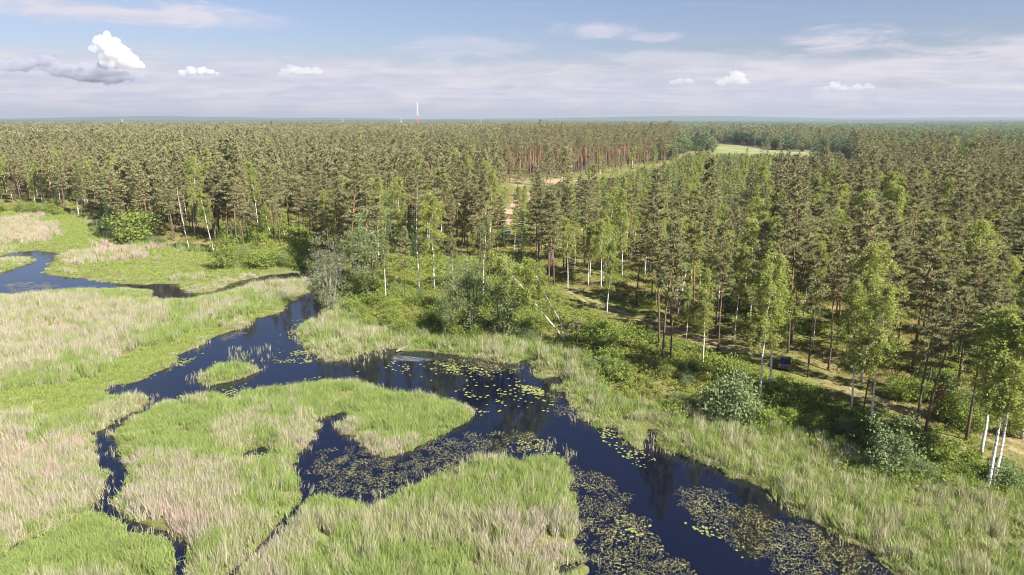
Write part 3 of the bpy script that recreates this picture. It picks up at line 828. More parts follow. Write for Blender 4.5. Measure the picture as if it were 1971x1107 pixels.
fp = np.concatenate(fp)
scatter('floating_leaves', fkinds, fp, zrot(len(fp)), np.ones((len(fp), 3)), rng.integers(0, 4, len(fp)), 'olive mats of small floating leaves on the dark water', 'water plants')
PADS = [([(870, 700), (960, 705), (1060, 760), (1080, 790), (960, 808), (910, 800), (880, 770), (830, 760), (900, 745)], 230, .26), ([(720, 698), (860, 690), (1000, 700), (1000, 722), (840, 735), (730, 712)], 130, .24),
        ([(440, 700), (520, 660), (560, 610), (600, 610), (640, 690), (600, 700), (520, 700)], 170, .22), ([(340, 690), (395, 665), (460, 640), (440, 660), (380, 690), (330, 720), (280, 740), (290, 728)], 60, .22),
        ([(300, 770), (420, 745), (560, 725), (690, 715), (700, 738), (560, 745), (440, 762), (320, 775)], 90, .22), ([(1130, 800), (1190, 815), (1195, 850), (1240, 870), (1270, 890), (1230, 905), (1160, 850)], 150, .17),
        ([(1250, 990), (1400, 1020), (1500, 1080), (1480, 1107), (1300, 1000)], 40, .18), ([(970, 850), (1060, 840), (1090, 880), (1010, 885)], 60, .2), ([(1180, 985), (1250, 1000), (1260, 1030), (1180, 1040)], 40, .2),
        ([(470, 880), (490, 866), (515, 875), (512, 885)], 20, .15)]
pads = []
for p, n, r0 in PADS:
    q = gpoly(p); k = 0; tries = 0
    cen = []
    while k < n and tries < 6000:
        tries += 1
        if cen and rng.uniform() < .62:
            c0 = cen[rng.integers(0, len(cen))]; xx = c0[0] + rng.normal(0, .7); yy = c0[1] + rng.normal(0, .7)
        else:
            xx = rng.uniform(q[:, 0].min(), q[:, 0].max()); yy = rng.uniform(q[:, 1].min(), q[:, 1].max())
        xa, ya = np.array([xx]), np.array([yy])
        if not pip(xa, ya, q)[0] or bil(SDWG, xa, ya)[0] < .1: continue
        cen.append((xx, yy)); pads.append((xx, yy, r0 * .64 * rng.uniform(.6, 1.5), rng.uniform(0, 6.28))); k += 1
pads.sort(key=lambda a: -a[2] / a[1])
pad_me = [pad_geo(s, 1.0).mesh('lily_pad', [M['pad']]) for s in range(4)]
def pad_lab(px, py):
    if py > 955: return 'yellow-green lily pad floating in the nearest dark channel'
    if px > 1115: return 'small pale lily pad floating by the right bank inlet'
    if py > 690 and px > 715: return 'yellow lily pad in the dark pool under the leaning birch'
    if px > 960 and py > 820: return 'lily pad beside the reeds at the channel junction'
    if px < 540 and py > 740: return 'lily pad along the marsh edge below the reed islet'
    return 'lily pad drifting on the open blue channel'
for i, (xx, yy, rr, a) in enumerate(pads[:300]):
    o_ = bpy.data.objects.new('lily_pad', pad_me[i % 4])
    ppx, ppy = g2p(xx, yy)
    lb = pad_lab(float(ppx), float(ppy))
    link(o_, lb, 'lily pad', lb.replace('lily pad', 'lily pads', 1)); o_.location = (xx, yy, .022); o_.rotation_euler = (0, 0, a); o_.scale = (rr, rr, 1)
if len(pads) > 300:
    q = np.array(pads[300:])
    scatter('lily_pads', [pad_geo(s, 1.0).mesh('lily_pads', [M['pad']]) for s in range(4)], np.stack([q[:, 0], q[:, 1], np.full(len(q), .022)], 1), np.stack([q[:, 3] * 0, q[:, 3] * 0, q[:, 3]], 1), np.stack([q[:, 2], q[:, 2], q[:, 2] * 0 + 1], 1), rng.integers(0, 4, len(q)),
            'scattered smaller lily pads on the channels', 'lily pads')

# ================================================================ TREES
PINE = [pine(11 + i, H=20, crown=c, nb=nb, width=wd, spray=24, per=9, L=.42, W=.14) for i, (c, nb, wd) in enumerate([(.52, 36, 2.7), (.60, 42, 2.9), (.46, 32, 2.5), (.66, 46, 2.7), (.42, 30, 2.7), (.56, 38, 2.3), (.70, 48, 2.6), (.50, 34, 3.0)])]
PINE_MID = [pine(31 + i, H=20, crown=c, nb=32, spray=10, per=5, L=.70, W=.28, width=2.9, sides=5) for i, c in enumerate([.52, .60, .46, .66, .55])]
PINE_FAR = [pine(41 + i, H=20, crown=c, nb=20, spray=6, per=4, L=1.1, W=.5, width=3.0, sides=4) for i, c in enumerate([.55, .65, .6])]
PINE_TALL = [pine(51 + i, H=23, crown=.27, nb=20, spray=8, per=5, L=.65, W=.26, width=2.3, sides=5, girth=1.5) for i in range(3)]
BIRCH = [birch(61 + i, H=20, base=b, width=wd, nb=nb, thin=.72, size=.18) for i, (b, wd, nb) in enumerate([(.36, 2.5, 48), (.42, 2.9, 46), (.34, 2.0, 46), (.46, 2.5, 40), (.42, 2.8, 46)])]
BIRCH_THIN = [birch(71 + i, H=20, base=b, width=1.9, nb=34, thin=.42) for i, b in enumerate([.45, .5, .4])]
BIRCH_BARE = [birch(75 + i, H=18, base=.3, width=1.8, nb=26, strings=2, thin=.10) for i in range(2)]
BIRCH_MID = [birch(81 + i, H=20, base=.25, width=2.3, nb=26, strings=4, per=6, n=4, size=.34) for i in range(3)]
ALDER = [broad(91 + i, H=h, W=wd, clumps=cl_, n=46, base=b) for i, (h, wd, cl_, b) in enumerate([(11, 2.3, 95, .16), (9, 2.5, 90, .12), (12, 2.0, 90, .2)])]
WILLOW = [broad(101 + i, H=9, W=3.0, clumps=130, n=46, size=.16, base=.04, stems=6, lower=.8) for i in range(2)]
SHRUB = [broad(111 + i, H=h, W=wd, clumps=int(40 * wd), n=44, size=.17, base=.0, spread=.34, lower=.85) for i, (h, wd) in enumerate([(2.4, 1.6), (3.2, 1.7), (1.8, 1.5), (4.2, 1.9), (2.6, 2.2)])]
BROAD_MID = [broad(121 + i, H=13, W=4.2, clumps=60, n=22, size=.62, spread=.75, base=.08, stems=3) for i in range(3)]
SPRUCE = [spruce(131 + i) for i in range(3)]
def sep(lst, bark, leaf): return [(a.mesh('trunk', [M[bark], M['branch']], True), b.mesh('crown', [M[leaf]])) for a, b in lst]
def one(lst, bark, leaf, nm): return [join_mesh(nm, [a, b], [M[bark], M[leaf], M['branch']]) for a, b in lst]
pine_p = sep(PINE, 'pine_bark', 'needles'); birch_p = sep(BIRCH, 'birch_bark', 'birch_leaf'); birch_t = sep(BIRCH_THIN, 'birch_bark', 'birch_dull'); birch_b = sep(BIRCH_BARE, 'birch_bark', 'birch_dull')
alder_p = sep(ALDER, 'grey_bark', 'alder'); willow_p = sep(WILLOW, 'twig', 'willow'); shrub_p = sep(SHRUB, 'grey_bark', 'shrub'); shrub_q = sep(SHRUB[:2] + SHRUB[3:4], 'grey_bark', 'shrub_pale'); spruce_p = sep(SPRUCE, 'grey_bark', 'spruce')
taken = []      # x, y, radius of placed trees
def place(name, label, cat, px, py, parts, h=None, H0=20.0, group=None, top=None, rz=None, wid=1.0, lean=None, at_=None):
    x, y, z = at_ if at_ else at(px, py)
    if top is not None:       # height that reaches the row seen in the photograph
        dep = (553.5 - top) / FPX
        ang = math.atan(dep) - R(PITCH)
        h = CAM_H + math.tan(ang) * math.hypot(y, 0) - z
    sc_ = h / H0
    rot = (0, 0, rng.uniform(0, 6.28) if rz is None else rz)
    if lean is not None:
        q = Matrix.Rotation(R(lean[0]), 4, Vector((math.cos(R(lean[1])), math.sin(R(lean[1])), 0))) @ Matrix.Rotation(rot[2], 4, 'Z')
        rot = q.to_euler()
    taken.append((x, y))
    return thing(name, label, cat, (x, y, z), rot, (sc_ * wid, sc_ * wid, sc_), group, [('trunk', parts[0]), ('crown', parts[1])])

B, PI_ = 'birch tree', 'pine tree'
TREES = [
 ('birch_tree', 'slender birch with white stem, front one of the bright pair by the track', 'b', 0, 1463, 765, 492, 1.0, None),
 ('birch_tree', 'full bright-green birch, rear one of the pair beside the dark car', 'b', 1, 1482, 748, 486, 1.12, None),
 ('birch_tree', 'straight birch left of the forked white birch beyond the track', 'b', 2, 1638, 796, 545, 1.05, None),
 ('birch_tree', 'curved white birch with broad bright crown at the bank above the round bush', 'b', 4, 1675, 828, 552, 1.1, None),
 ('birch_tree', 'rearmost stem of the big birch clump at the right edge', 'b', 0, 1888, 880, 590, 1.45, None),
 ('birch_tree', 'front white stem of the big birch clump at the right edge', 'b', 4, 1900, 946, 600, 1.25, (5, 120)),
 ('birch_tree', 'outer white stem of the right-edge birch clump leaning over the reeds', 'b', 1, 1908, 944, 620, 1.3, (9, 100)),
 ('birch_tree', 'tall birch cut off by the right picture edge', 'b', 3, 1966, 845, 520, 1.15, None),
 ('birch_tree', 'small slim birch between the track and the tall pine trio', 'b', 2, 1353, 704, 520, .9, None),
 ('birch_tree', 'thin young birch behind the pine trio', 'b', 0, 1321, 652, 555, .8, None),
 ('birch_tree', 'slim birch on the mossy slope right of the leaning birch', 'b', 2, 1168, 606, 460, .9, None),
 ('birch_tree', 'white-stemmed birch standing straight behind the leaning birch', 'b', 3, 1093, 560, 420, .9, None),
 ('birch_tree', 'full-leaved birch at the top of the sunny grass slope', 'b', 0, 836, 562, 372, 1.05, None),
 ('birch_tree', 'nearly bare white birch on the grass slope', 'n', 0, 807, 561, 362, 1.0, None),
 ('birch_tree', 'slim grey birch next to the lone pine on the grass slope', 't', 0, 743, 578, 440, .9, None),
 ('birch_tree', 'thin birch right of the full-leaved one on the slope', 't', 1, 873, 572, 450, .9, None),
 ('birch_tree', 'sparse branching birch with bright white stem, middle of the slope', 't', 2, 930, 572, 408, 1.2, None),
 ('birch_tree', 'tall pale birch rising above the grey willow', 't', 1, 630, 466, 345, 1.5, None),
 ('birch_tree', 'white birch leaning left at the left forest edge', 'b', 3, 411, 473, 362, .9, (9, -100)),
 ('birch_tree', 'bare-limbed birch leaning left beside its twin at the forest edge', 'n', 1, 364, 471, 362, .9, (9, -100)),
 ('birch_tree', 'pale birch right of the young birch thicket at the left forest', 't', 0, 668, 440, 360, 1.2, None),
 ('birch_tree', 'bright young birch among the pines above the left meadow', 'b', 1, 420, 395, 300, 1.3, None),
 ('birch_tree', 'thin birch on the left forest edge beside the dark spruces', 't', 2, 150, 405, 330, 1.2, None),
 ('birch_tree', 'young birch in the bright thicket by the far meadow, taller stem', 'b', 2, 520, 455, 395, 1.7, None),
 ('birch_tree', 'young birch in the bright thicket by the far meadow, shorter stem', 'b', 1, 548, 458, 408, 1.6, None),
 ('birch_tree', 'bright birch crown poking out of the right pines, upper one', 'b', 1, 1835, 520, 375, 1.2, None),
 ('birch_tree', 'bright birch crown poking out of the right pines, lower one', 'b', 4, 1895, 545, 402, 1.2, None),
 ('pine_tree', 'tall red-stemmed pine, middle of the trio beside the track', 'p', 0, 1275, 694, 432, 1.0, None),
 ('pine_tree', 'tall pine, rear left of the trio beside the track', 'p', 2, 1268, 668, 440, 1.0, None),
 ('pine_tree', 'tall pine, right one of the trio beside the track', 'p', 5, 1291, 690, 470, .9, None),
 ('pine_tree', 'pine with bare stem between the slim birch and the bright birch pair', 'p', 4, 1382, 676, 490, .95, None),
 ('pine_tree', 'pine with red stem just right of the dark car', 'p', 2, 1555, 726, 500, .95, None),
 ('pine_tree', 'pine behind the curved birch, second right of the dark car', 'p', 4, 1594, 713, 470, .95, None),
 ('pine_tree', 'thin red pine stem between the two bank birches', 'p', 2, 1660, 800, 560, .75, None),
 ('pine_tree', 'crooked-based pine of the pair right of the round bush', 'p', 1, 1763, 814, 540, 1.0, (3, 90)),
 ('pine_tree', 'nearer straight pine of the pair right of the round bush', 'p', 0, 1778, 842, 555, 1.05, (3, 90)),
 ('pine_tree', 'pine behind the pair, beside the brown dead sapling', 'p', 7, 1845, 735, 480, 1.0, None),
 ('pine_tree', 'lone pine on the sunny grass slope', 'p', 5, 780, 577, 438, .95, None),
 ('pine_tree', 'slim pine behind the sparse birch on the slope', 'p', 2, 944, 572, 440, .8, None),
 ('pine_tree', 'isolated pine with tall bare stem at the far meadow point', 'p', 4, 470, 490, 345, .95, None),
 ('pine_tree', 'pine with long bare stem on the bank behind the grey willow', 'p', 2, 576, 476, 352, .95, None),
 ('pine_tree', 'pine at the tip of the left forest above the meadow shrubs', 'p', 3, 238, 460, 355, .95, None),
 ('pine_tree', 'broad pine furthest left on the meadow edge of the forest', 'p', 6, 160, 415, 325, 1.05, None),
 ('spruce_tree', 'dark spruce in shade at the left forest corner', 's', 0, 212, 462, 385, 1.0, None),
 ('spruce_tree', 'dark spruce left of the meadow-edge pines', 's', 1, 112, 412, 368, 1.2, None),
 ('spruce_tree', 'dark narrow spruce among the pines beyond the young birches', 's', 2, 1188, 440, 375, .9, None),
 ('spruce_tree', 'lone dark spruce standing by the far pale field', 's', 0, 1632, 330, 293, .9, None),
 ('alder_tree', 'grey-green alder with dark stem on the shore by the dead reeds', 'a', 0, 910, 658, 505, 1.0, None),
 ('alder_tree', 'leafy alder right of the dark-stemmed shore alder', 'a', 1, 970, 655, 515, 1.0, None),
 ('alder_tree', 'bushy alder at the waterline left of the shore alders', 'a', 2, 862, 655, 560, 1.1, None),
 ('alder_tree', 'alder on the slope above the shore shrubs', 'a', 1, 880, 600, 500, 1.1, None),
 ('alder_tree', 'alder behind the willow at the channel head', 'a', 0, 690, 560, 440, 1.2, None),
 ('alder_tree', 'pale alder crown left of the tall bare birch', 'a', 1, 715, 545, 415, 1.2, None),
 ('willow_tree', 'grey twiggy willow leaning over the channel head', 'w', 0, 636, 598, 466, 1.0, None),
 ('willow_tree', 'low grey-green willow against the dark bank behind the channel head', 'w', 1, 655, 545, 480, 1.1, None),
 ('shrub', 'round pale-green bush on the bank below the curved birch', 'q', 2, 1712, 915, 822, 1.05, None),
 ('shrub', 'dense green bush standing alone in the far meadow', 'h', 3, 432, 518, 470, 1.25, None),
 ('shrub', 'broad low bush right of the lone meadow bush', 'h', 4, 510, 512, 482, 1.5, None),
 ('shrub', 'bright young maple-like shrub on the left forest edge', 'h', 1, 265, 462, 405, 1.1, None),
 ('shrub', 'white-stemmed sapling bush on the bank in front of the birch pair', 'q', 1, 1402, 800, 722, 1.0, None),
 ('shrub', 'pale shrub at the foot of the right-edge birch clump', 'q', 0, 1928, 935, 890, .9, None),
]
lists = {'b': (birch_p, 20.0, B), 't': (birch_t, 20.0, B), 'n': (birch_b, 18.0, B), 'p': (pine_p, 20.0, PI_), 's': (spruce_p, 17.0, 'spruce tree'), 'a': (alder_p, None, 'alder tree'), 'w': (willow_p, 9.0, 'willow tree'), 'h': (shrub_p, None, 'shrub'), 'q': (shrub_q, None, 'shrub')}
AH = [11, 9, 12]; SH = [2.4, 3.2, 1.8, 4.2, 2.6]; QH = [2.4, 3.2, 4.2]
n_pine_obj = 0; n_birch_obj = 0
for (nm, lb, k, vi, px, py, top, wid, lean) in TREES:
    L_, H0, cat = lists[k]
    if k == 'a': H0 = AH[vi]
    if k == 'h': H0 = SH[vi]
    if k == 'q': H0 = QH[vi]
    place(nm, lb, cat, px, py, L_[vi], H0=H0, top=top, wid=wid, lean=lean)
    n_pine_obj += k == 'p'; n_birch_obj += k in 'btn'
# leaning double birch over the water
x0, y0, z0 = at(1092, 656)
for (nm, lb, ln, az_, h, pr) in (('birch_tree', 'heavily leaning birch with thick bare stem over the lily pool', 37, -78, 20.0, birch_p[3]), ('birch_tree', 'thinner leaning birch rising from the same root over the pool', 27, -74, 16.0, birch_p[0])):
    place(nm, lb, B, 0, 0, pr, h=h, H0=20.0, wid=1.0, lean=(ln, az_), rz=1.0, at_=(x0 + (0.5 if ln < 30 else 0), y0 + .3, z0)); n_birch_obj += 1
# small bent pine on the bank
g = Geo(); pts = [(0, 0, -.2), (-.5, .1, .9), (-.95, .1, 1.9), (-1.1, .1, 3.1), (-1.05, .1, 4.4), (-1.0, .1, 5.6)]
g.tube(pts, [.13, .12, .10, .09, .07, .03], 7); r = np.random.default_rng(5); T = []
for i in range(12):
    a = r.uniform(0, 6.28); zz = 4.0 + 1.6 * r.uniform(); ln = r.uniform(.5, 1.2); p0 = np.array([-1.05, .1, zz]); p1 = p0 + np.array([math.cos(a) * ln, math.sin(a) * ln, .15])
    g.tube([p0, p1], [.02, .006], 3, cap=False); C = p0 + (p1 - p0) * r.uniform(.3, 1, (12, 1)) + r.normal(0, .15, (12, 3)); T.append(tufts(r, C, np.tile(unit(p1 - p0), (12, 1)), 7, .38, .12))
c_ = Geo(); c_.tris(np.concatenate(T))
x, y, z = at(1122, 682)
thing('pine_tree', 'small crook-stemmed pine on the bank right of the leaning birch', PI_, (x, y, z), (0, 0, .3), 1.0, None, [('trunk', g.mesh('trunk', [M['pine_bark']], True)), ('crown', c_.mesh('crown', [M['needles']]))]); taken.append((x, y)); n_pine_obj += 1
# brown dead sapling
g, c_ = spruce(777, H=4.2, W=.9, whorls=14, per=6, n=6, L=.35, Wd=.07)
x, y, z = at(1805, 800)
thing('spruce_tree', 'dead brown sapling beside the pine pair', 'spruce tree', (x, y, z), (0, 0, 0), 1.0, None, [('trunk', g.mesh('trunk', [M['grey_bark']], True)), ('crown', c_.mesh('crown', [M['brown']]))])

# ---- the forest: candidate points
def blocked(x, y, rad=2.6):
    t_ = np.array(taken)
    b_ = np.zeros(x.shape, bool)
    for q in t_: b_ |= (x - q[0]) ** 2 + (y - q[1]) ** 2 < rad * rad
    return b_
OPEN = [[(640, 545), (760, 500), (900, 505), (1010, 520), (1060, 560), (1200, 600), (1330, 650), (1500, 720), (1640, 785), (1990, 905), (2300, 1000), (1850, 980), (1640, 920), (1200, 800), (1090, 680), (760, 660), (640, 600)],      # sunlit slope and bank
        [(420, 430), (590, 440), (600, 520), (430, 500)], [(960, 438), (1110, 440), (1110, 462), (960, 462)]]
OPEN_T = [1.0, .75, .9]
YOUNG = [(1130, 350), (1250, 330), (1330, 300), (1480, 315), (1500, 330), (1480, 410), (1440, 430), (1200, 430), (1050, 400), (1090, 365)]   # light birch regrowth
DECID = [(1190, 258), (1320, 262), (1500, 264), (1700, 280), (1990, 292), (1990, 247), (1700, 240), (1190, 244)]
WALL = [(955, 349), (1090, 346), (1165, 335), (1235, 318), (1300, 300), (1300, 270), (1150, 275), (950, 310)]
fields_px = FIELDS
X_, Y_, D_ = [], [], []
for (y0, y1, s) in ((55, 240, 4.3), (240, 480, 5.0), (480, 1000, 6.2), (1000, 2000, 9.0), (2000, 4200, 17.0)):
    hw = .80 * y1 + 60
    x, y = jgrid(-hw, hw, y0, y1, s)
    ok = infrustum(x, y, 2, 60 if y0 > 200 else 160, 60 if y0 > 200 else 260, 400)
    X_.append(x[ok]); Y_.append(y[ok])
x = np.concatenate(X_); y = np.concatenate(Y_)
sf = np.full(x.shape, 50.0); nr = y < 420
sf[nr] = bil(SDFG, x[nr], y[nr])
ok = sf > 4.0
x, y, sf = x[ok], y[ok], sf[ok]
z = hgt(x, y)
px, py = g2p(x, y, z)
prob = np.ones(x.shape)
for p, st in zip(OPEN, OPEN_T): prob[pip(px, py, p)] *= 1 - st
for q in g_fields: prob[pip(x, y, q)] = 0
prob[pip(x, y, CLEAR)] = 0.22
nn = y < 420
prob[nn] *= np.where(np.minimum(pdist(x[nn], y[nn], ROAD, False), pdist(x[nn], y[nn], ROAD2, False)) < 3.2, 0, 1)
prob[nn] *= np.where(pdist(x[nn], y[nn], PATH, False) < 2.6, 0, 1)
gap = fbm(x / 26, y / 26, 17)
prob *= np.where(gap < .30, .35, 1) * np.where((y > 220) & (fbm(x / 55, y / 40, 19) < .27), .12, 1) * .92
prob *= np.where((px > 1330) & (y < 230), .62, 1) * np.where(px > 1990, .6, 1)
prob[(px > 960) & (px < 1330) & (py > 420) & (py < 640)] *= .72
prob[(px > 600) & (px < 960) & (py > 430) & (py < 560)] *= .7
prob[blocked(x, y, 3.4)] = 0
front = pip(px, py, [(1400, 730), (1560, 700), (1720, 740), (1720, 830), (1560, 790)])
prob[front] *= .45
ok = rng.uniform(0, 1, x.shape) < prob
x, y, z, px, py = x[ok], y[ok], z[ok], px[ok], py[ok]
n = len(x)
kd = np.full(n, 'pine', dtype='U8')
u = rng.uniform(0, 1, n); d0 = np.hypot(x, y)
clus = fbm(x / 30, y / 30, 55)
young = pip(px, py, YOUNG); dec = pip(px, py, DECID) & (y > 420); wall = pip(px, py, WALL)
left = px < 700
sfe = np.where(y < 420, bil(SDFG, x, y), 60)
kd[(u < np.where(clus > .55, .30, .08) * np.where(left, .35, 1.0) + np.where(sfe < 26, .12, 0))] = 'birch'
kd[(u > .965) & ~left] = 'spruce'
kd[young] = np.where(u[young] < .75, 'birch', np.where(u[young] < .9, 'pine', 'broad'))
farR = (px > 1150) & (d0 > 620)
kd[farR] = np.where(u[farR] < .42, 'spruce', np.where(u[farR] < .70, 'broad', 'pine'))
kd[dec] = np.where(u[dec] < .6, 'broad', np.where(u[dec] < .72, 'birch', 'spruce'))
kd[wall] = 'tall'
hh = rng.normal(1.0, .12, n) * np.where(young, np.where(kd == 'birch', .58, .55), 1.0) * np.where(dec, .8, 1.0)
hh *= np.where((px > 1000) & (~young) & (py > 380), .97, 1.0)
hh *= np.where(rng.uniform(0, 1, n) < .22, rng.uniform(.45, .85, n), 1)
hh *= .86 + .34 * fbm(x / 70, y / 70, 33)
d = np.hypot(x, y)
# low growth where the photograph looks across to the clearing and the far fields
SIGHT = [([960, 1090, 1165, 1235, 1300], [352, 347, 336, 322, 308], .93), ([1300, 1330, 1480, 1600, 1640], [302, 290, 292, 301, 305], .95), ([1720, 1760, 1900, 1980], [306, 306, 312, 314], .75), ([1090, 1300, 1490], [398, 392, 380], .85)]
gone = np.zeros(n, bool)
_, tpy = g2p(x, y, z + 20.0 * hh)
for lx, ly, pb in SIGHT:
    ln_ = np.interp(px, lx, ly); mk = (px > lx[0]) & (px < lx[-1]) & (py > ln_ + (36 if lx[0] == 1090 else 1)) & (tpy < ln_) & ~wall & (rng.uniform(0, 1, n) < pb)
    full = np.maximum(py - tpy, 1e-3); f_ = (py - ln_ - rng.uniform(0, 14, n)) / full
    gone |= mk & (f_ < .30)
    hh = np.where(mk, hh * np.clip(f_, .2, 1), hh)
    kd = np.where(mk & (f_ < .8) & (rng.uniform(0, 1, n) < .7) & (kd == 'pine'), 'birch', kd)
    gone |= mk & (rng.uniform(0, 1, n) < .2)
ok = ~gone
x, y, z, px, py, kd, hh, young, wall, dec = [q[ok] for q in (x, y, z, px, py, kd, hh, young, wall, dec)]
n = len(x); d = np.hypot(x, y)
# the individuals: the nearest pines and birches in view, all near spruces
vis = (px > -20) & (px < 1991) & (py < 1107) 
is_obj = np.zeros(n, bool)
for k, lim in (('pine', 300 - n_pine_obj), ('birch', 290 - n_birch_obj), ('spruce', 60)):
    c = np.where((kd == k) & vis & (d < 420))[0]; c = c[np.argsort(d[c])][:lim]; is_obj[c] = True
LAND = [(1278, 690, 'the pine trio by the track'), (1511, 712, 'the dark blue car'), (1470, 757, 'the bright birch pair'), (1655, 810, 'the two bank birches'), (1770, 830, 'the pine pair near the round bush'), (1900, 925, 'the right-edge birch clump'),
        (1092, 656, 'the leaning birch'), (978, 453, 'the silver-blue car'), (780, 577, 'the lone pine on the slope'), (836, 562, 'the full-leaved slope birch'), (390, 472, 'the two left-leaning birches'), (470, 490, 'the meadow-point pine'),
        (630, 466, 'the pale birch above the willow'), (1835, 520, 'the upper bright birch crown'), (1895, 545, 'the lower bright birch crown'), (1093, 560, 'the straight white birch'), (1168, 606, 'the slim mossy-slope birch'), (212, 462, 'the forest-corner spruce'),
        (160, 415, 'the far-left broad pine'), (1382, 676, 'the bare-stemmed pine'), (930, 572, 'the sparse white birch'), (1353, 704, 'the small slim birch'), (1845, 735, 'the pine by the brown sapling'), (1210, 430, 'the young birch stand'), (1632, 330, 'the lone field spruce'),
        (1594, 650, 'the shaded clearing right of the car'), (1700, 600, 'the dense middle of the right forest'), (1500, 520, 'the pine mass above the bright birch pair'), (1260, 520, 'the open pine stand beyond the track'), (1000, 500, 'the pines below the sandy road')]
ORD = ['nearest', 'second', 'third', 'fourth', 'fifth', 'sixth', 'seventh', 'eighth', 'ninth', 'tenth', 'eleventh', 'twelfth']
LXY = [at(a, b_)[:2] for a, b_, _ in LAND]
def landmark_labels(items, noun, plural):
    """items: list of (x, y) -> (label, group); ordered by distance from the nearest landmark in each direction"""
    bins = {}
    for i, (a, b_) in enumerate(items):
        j = min(range(len(LXY)), key=lambda q: (LXY[q][0] - a) ** 2 + (LXY[q][1] - b_) ** 2)
        dx, dy = a - LXY[j][0], b_ - LXY[j][1]
        w_ = ('behind' if dy > 0 else 'in front of') if abs(dy) > abs(dx) else ('right of' if dx > 0 else 'left of')
        bins.setdefault((j, w_), []).append((math.hypot(dx, dy), i))
    res = {}
    for (j, w_), v in bins.items():
        v.sort()
        for r1, (_, i) in enumerate(v):
            gr = '%s %s %s' % (plural, w_, LAND[j][2])
            res[i] = (('%s %s %s %s' % (ORD[r1], noun, w_, LAND[j][2])) if r1 < len(ORD) else '%s well %s %s' % (noun, w_, LAND[j][2]), gr)
    return res
NOUN = {'pine': ('olive-crowned pine', 'pines'), 'birch': ('light-green birch', 'birches'), 'spruce': ('dark spruce', 'spruces')}
LB = {}
for k in NOUN:
    ii = np.where(is_obj & (kd == k))[0]
    rr_ = landmark_labels([(x[i], y[i]) for i in ii], *NOUN[k])
    for q, i in enumerate(ii): LB[i] = rr_[q]
cats = {'pine': (PI_, pine_p, 20.0), 'birch': (B, birch_p, 20.0), 'spruce': ('spruce tree', spruce_p, 17.0)}
for i in np.where(is_obj)[0]:
    k = kd[i]; cat, L_, H0 = cats[k]
    lb, gr = LB[i]
    sc_ = (19.5 if k == 'pine' else 17.5 if k == 'birch' else 14.0) * hh[i] / H0
    wd = rng.uniform(.8, 1.3)
    thing('%s_tree' % k, lb, cat, (x[i], y[i], z[i] - .05), (rng.normal(0, .02), rng.normal(0, .02), rng.uniform(0, 6.28)), (sc_ * wd, sc_ * wd, sc_), gr, [('trunk', L_[i % len(L_)][0]), ('crown', L_[i % len(L_)][1])])
FK = one(PINE, 'pine_bark', 'needles', 'pine') + one(PINE_MID, 'pine_bark', 'needles_far', 'pine_mid') + one(PINE_FAR, 'pine_bark', 'needles_far', 'pine_far') + one(PINE_TALL, 'pine_bark', 'needles_far', 'pine_tall')
o0 = len(FK); FK += one(BIRCH[:3], 'birch_bark', 'birch_leaf', 'birch') + one(BIRCH_MID, 'birch_bark', 'birch_leaf', 'birch_mid') + one(BROAD_MID, 'grey_bark', 'far_broad', 'broad') + one(SPRUCE, 'grey_bark', 'spruce', 'spruce')
iv = np.zeros(n, int); ri = rng.integers(0, 1000, n)
pn = kd == 'pine'
iv[pn] = np.where(d[pn] < 230, ri[pn] % 8, np.where(d[pn] < 650, 8 + ri[pn] % 5, 13 + ri[pn] % 3))
iv[kd == 'tall'] = 16 + ri[kd == 'tall'] % 3
bi = kd == 'birch'; iv[bi] = o0 + np.where(d[bi] < 200, ri[bi] % 3, 3 + ri[bi] % 3)
iv[kd == 'broad'] = o0 + 6 + ri[kd == 'broad'] % 3
iv[kd == 'spruce'] = o0 + 9 + ri[kd == 'spruce'] % 3
wsc = np.where(d > 2000, 2.6, np.where(d > 1000, 1.7, np.where(d > 480, 1.25, 1.05))) * rng.uniform(.85, 1.2, n)
hs = hh * np.where(kd == 'birch', .9, np.where(kd == 'broad', 1.2, .98))
r_ = ~is_obj
scatter('pine_forest', FK, np.stack([x, y, z - .05], 1)[r_], zrot(n, .02)[r_], np.stack([hs * wsc, hs * wsc, hs], 1)[r_], iv[r_], 'dense pine forest stretching to the horizon behind the marsh', 'forest')
print('forest', r_.sum(), 'objects', is_obj.sum())
TX, TY = x, y

# ---------------------------------------------------------------- undergrowth and shrubs on the banks
def leafy(seed, n, h, rad, size):
    r = np.random.default_rng(seed); g = Geo()
    C = np.stack([r.normal(0, rad * .5, n), r.normal(0, rad * .5, n), np.abs(r.normal(0, h * .5, n)) + .05], 1)
    g.tris(leaves(r, C, 7, .14, size, .6)); return g
UK = [leafy(200 + i, 26, .7, .8, .17).mesh('undergrowth', [M['floor_plant']]) for i in range(3)] + [leafy(210 + i, 22, .22, .9, .14).mesh('dwarf_shrubs', [M['moss_plant']]) for i in range(3)] + [leafy(220 + i, 34, 1.3, .9, .19).mesh('undergrowth', [M['shrub']]) for i in range(3)]
x, y = jgrid(-150, 150, 50, 150, 1.15); x2, y2 = jgrid(-230, 230, 150, 290, 2.0)
x = np.concatenate([x, x2]); y = np.concatenate([y, y2])
sf = bil(SDFG, x, y); z = hgt(x, y); px, py = g2p(x, y, z)
ok = (sf > -1.0) & infrustum(x, y, 1, 30, 60, 60) & (bil(SDWG, x, y) < -.4)
pd_ = np.minimum(pdist(x, y, PATH, False) - 1.3, np.minimum(pdist(x, y, ROAD, False), pdist(x, y, ROAD2, False)) - 3.3)
ok &= pd_ > 0
slope = pip(px, py, OPEN[0]) | pip(px, py, OPEN[1])
fb = fbm(x / 6, y / 6, 91)
ok &= rng.uniform(0, 1, x.shape) < np.where(slope, .95, .45)
x, y, z, slope, fb, sf, pd_ = x[ok], y[ok], z[ok], slope[ok], fb[ok], sf[ok], pd_[ok]
n = len(x)
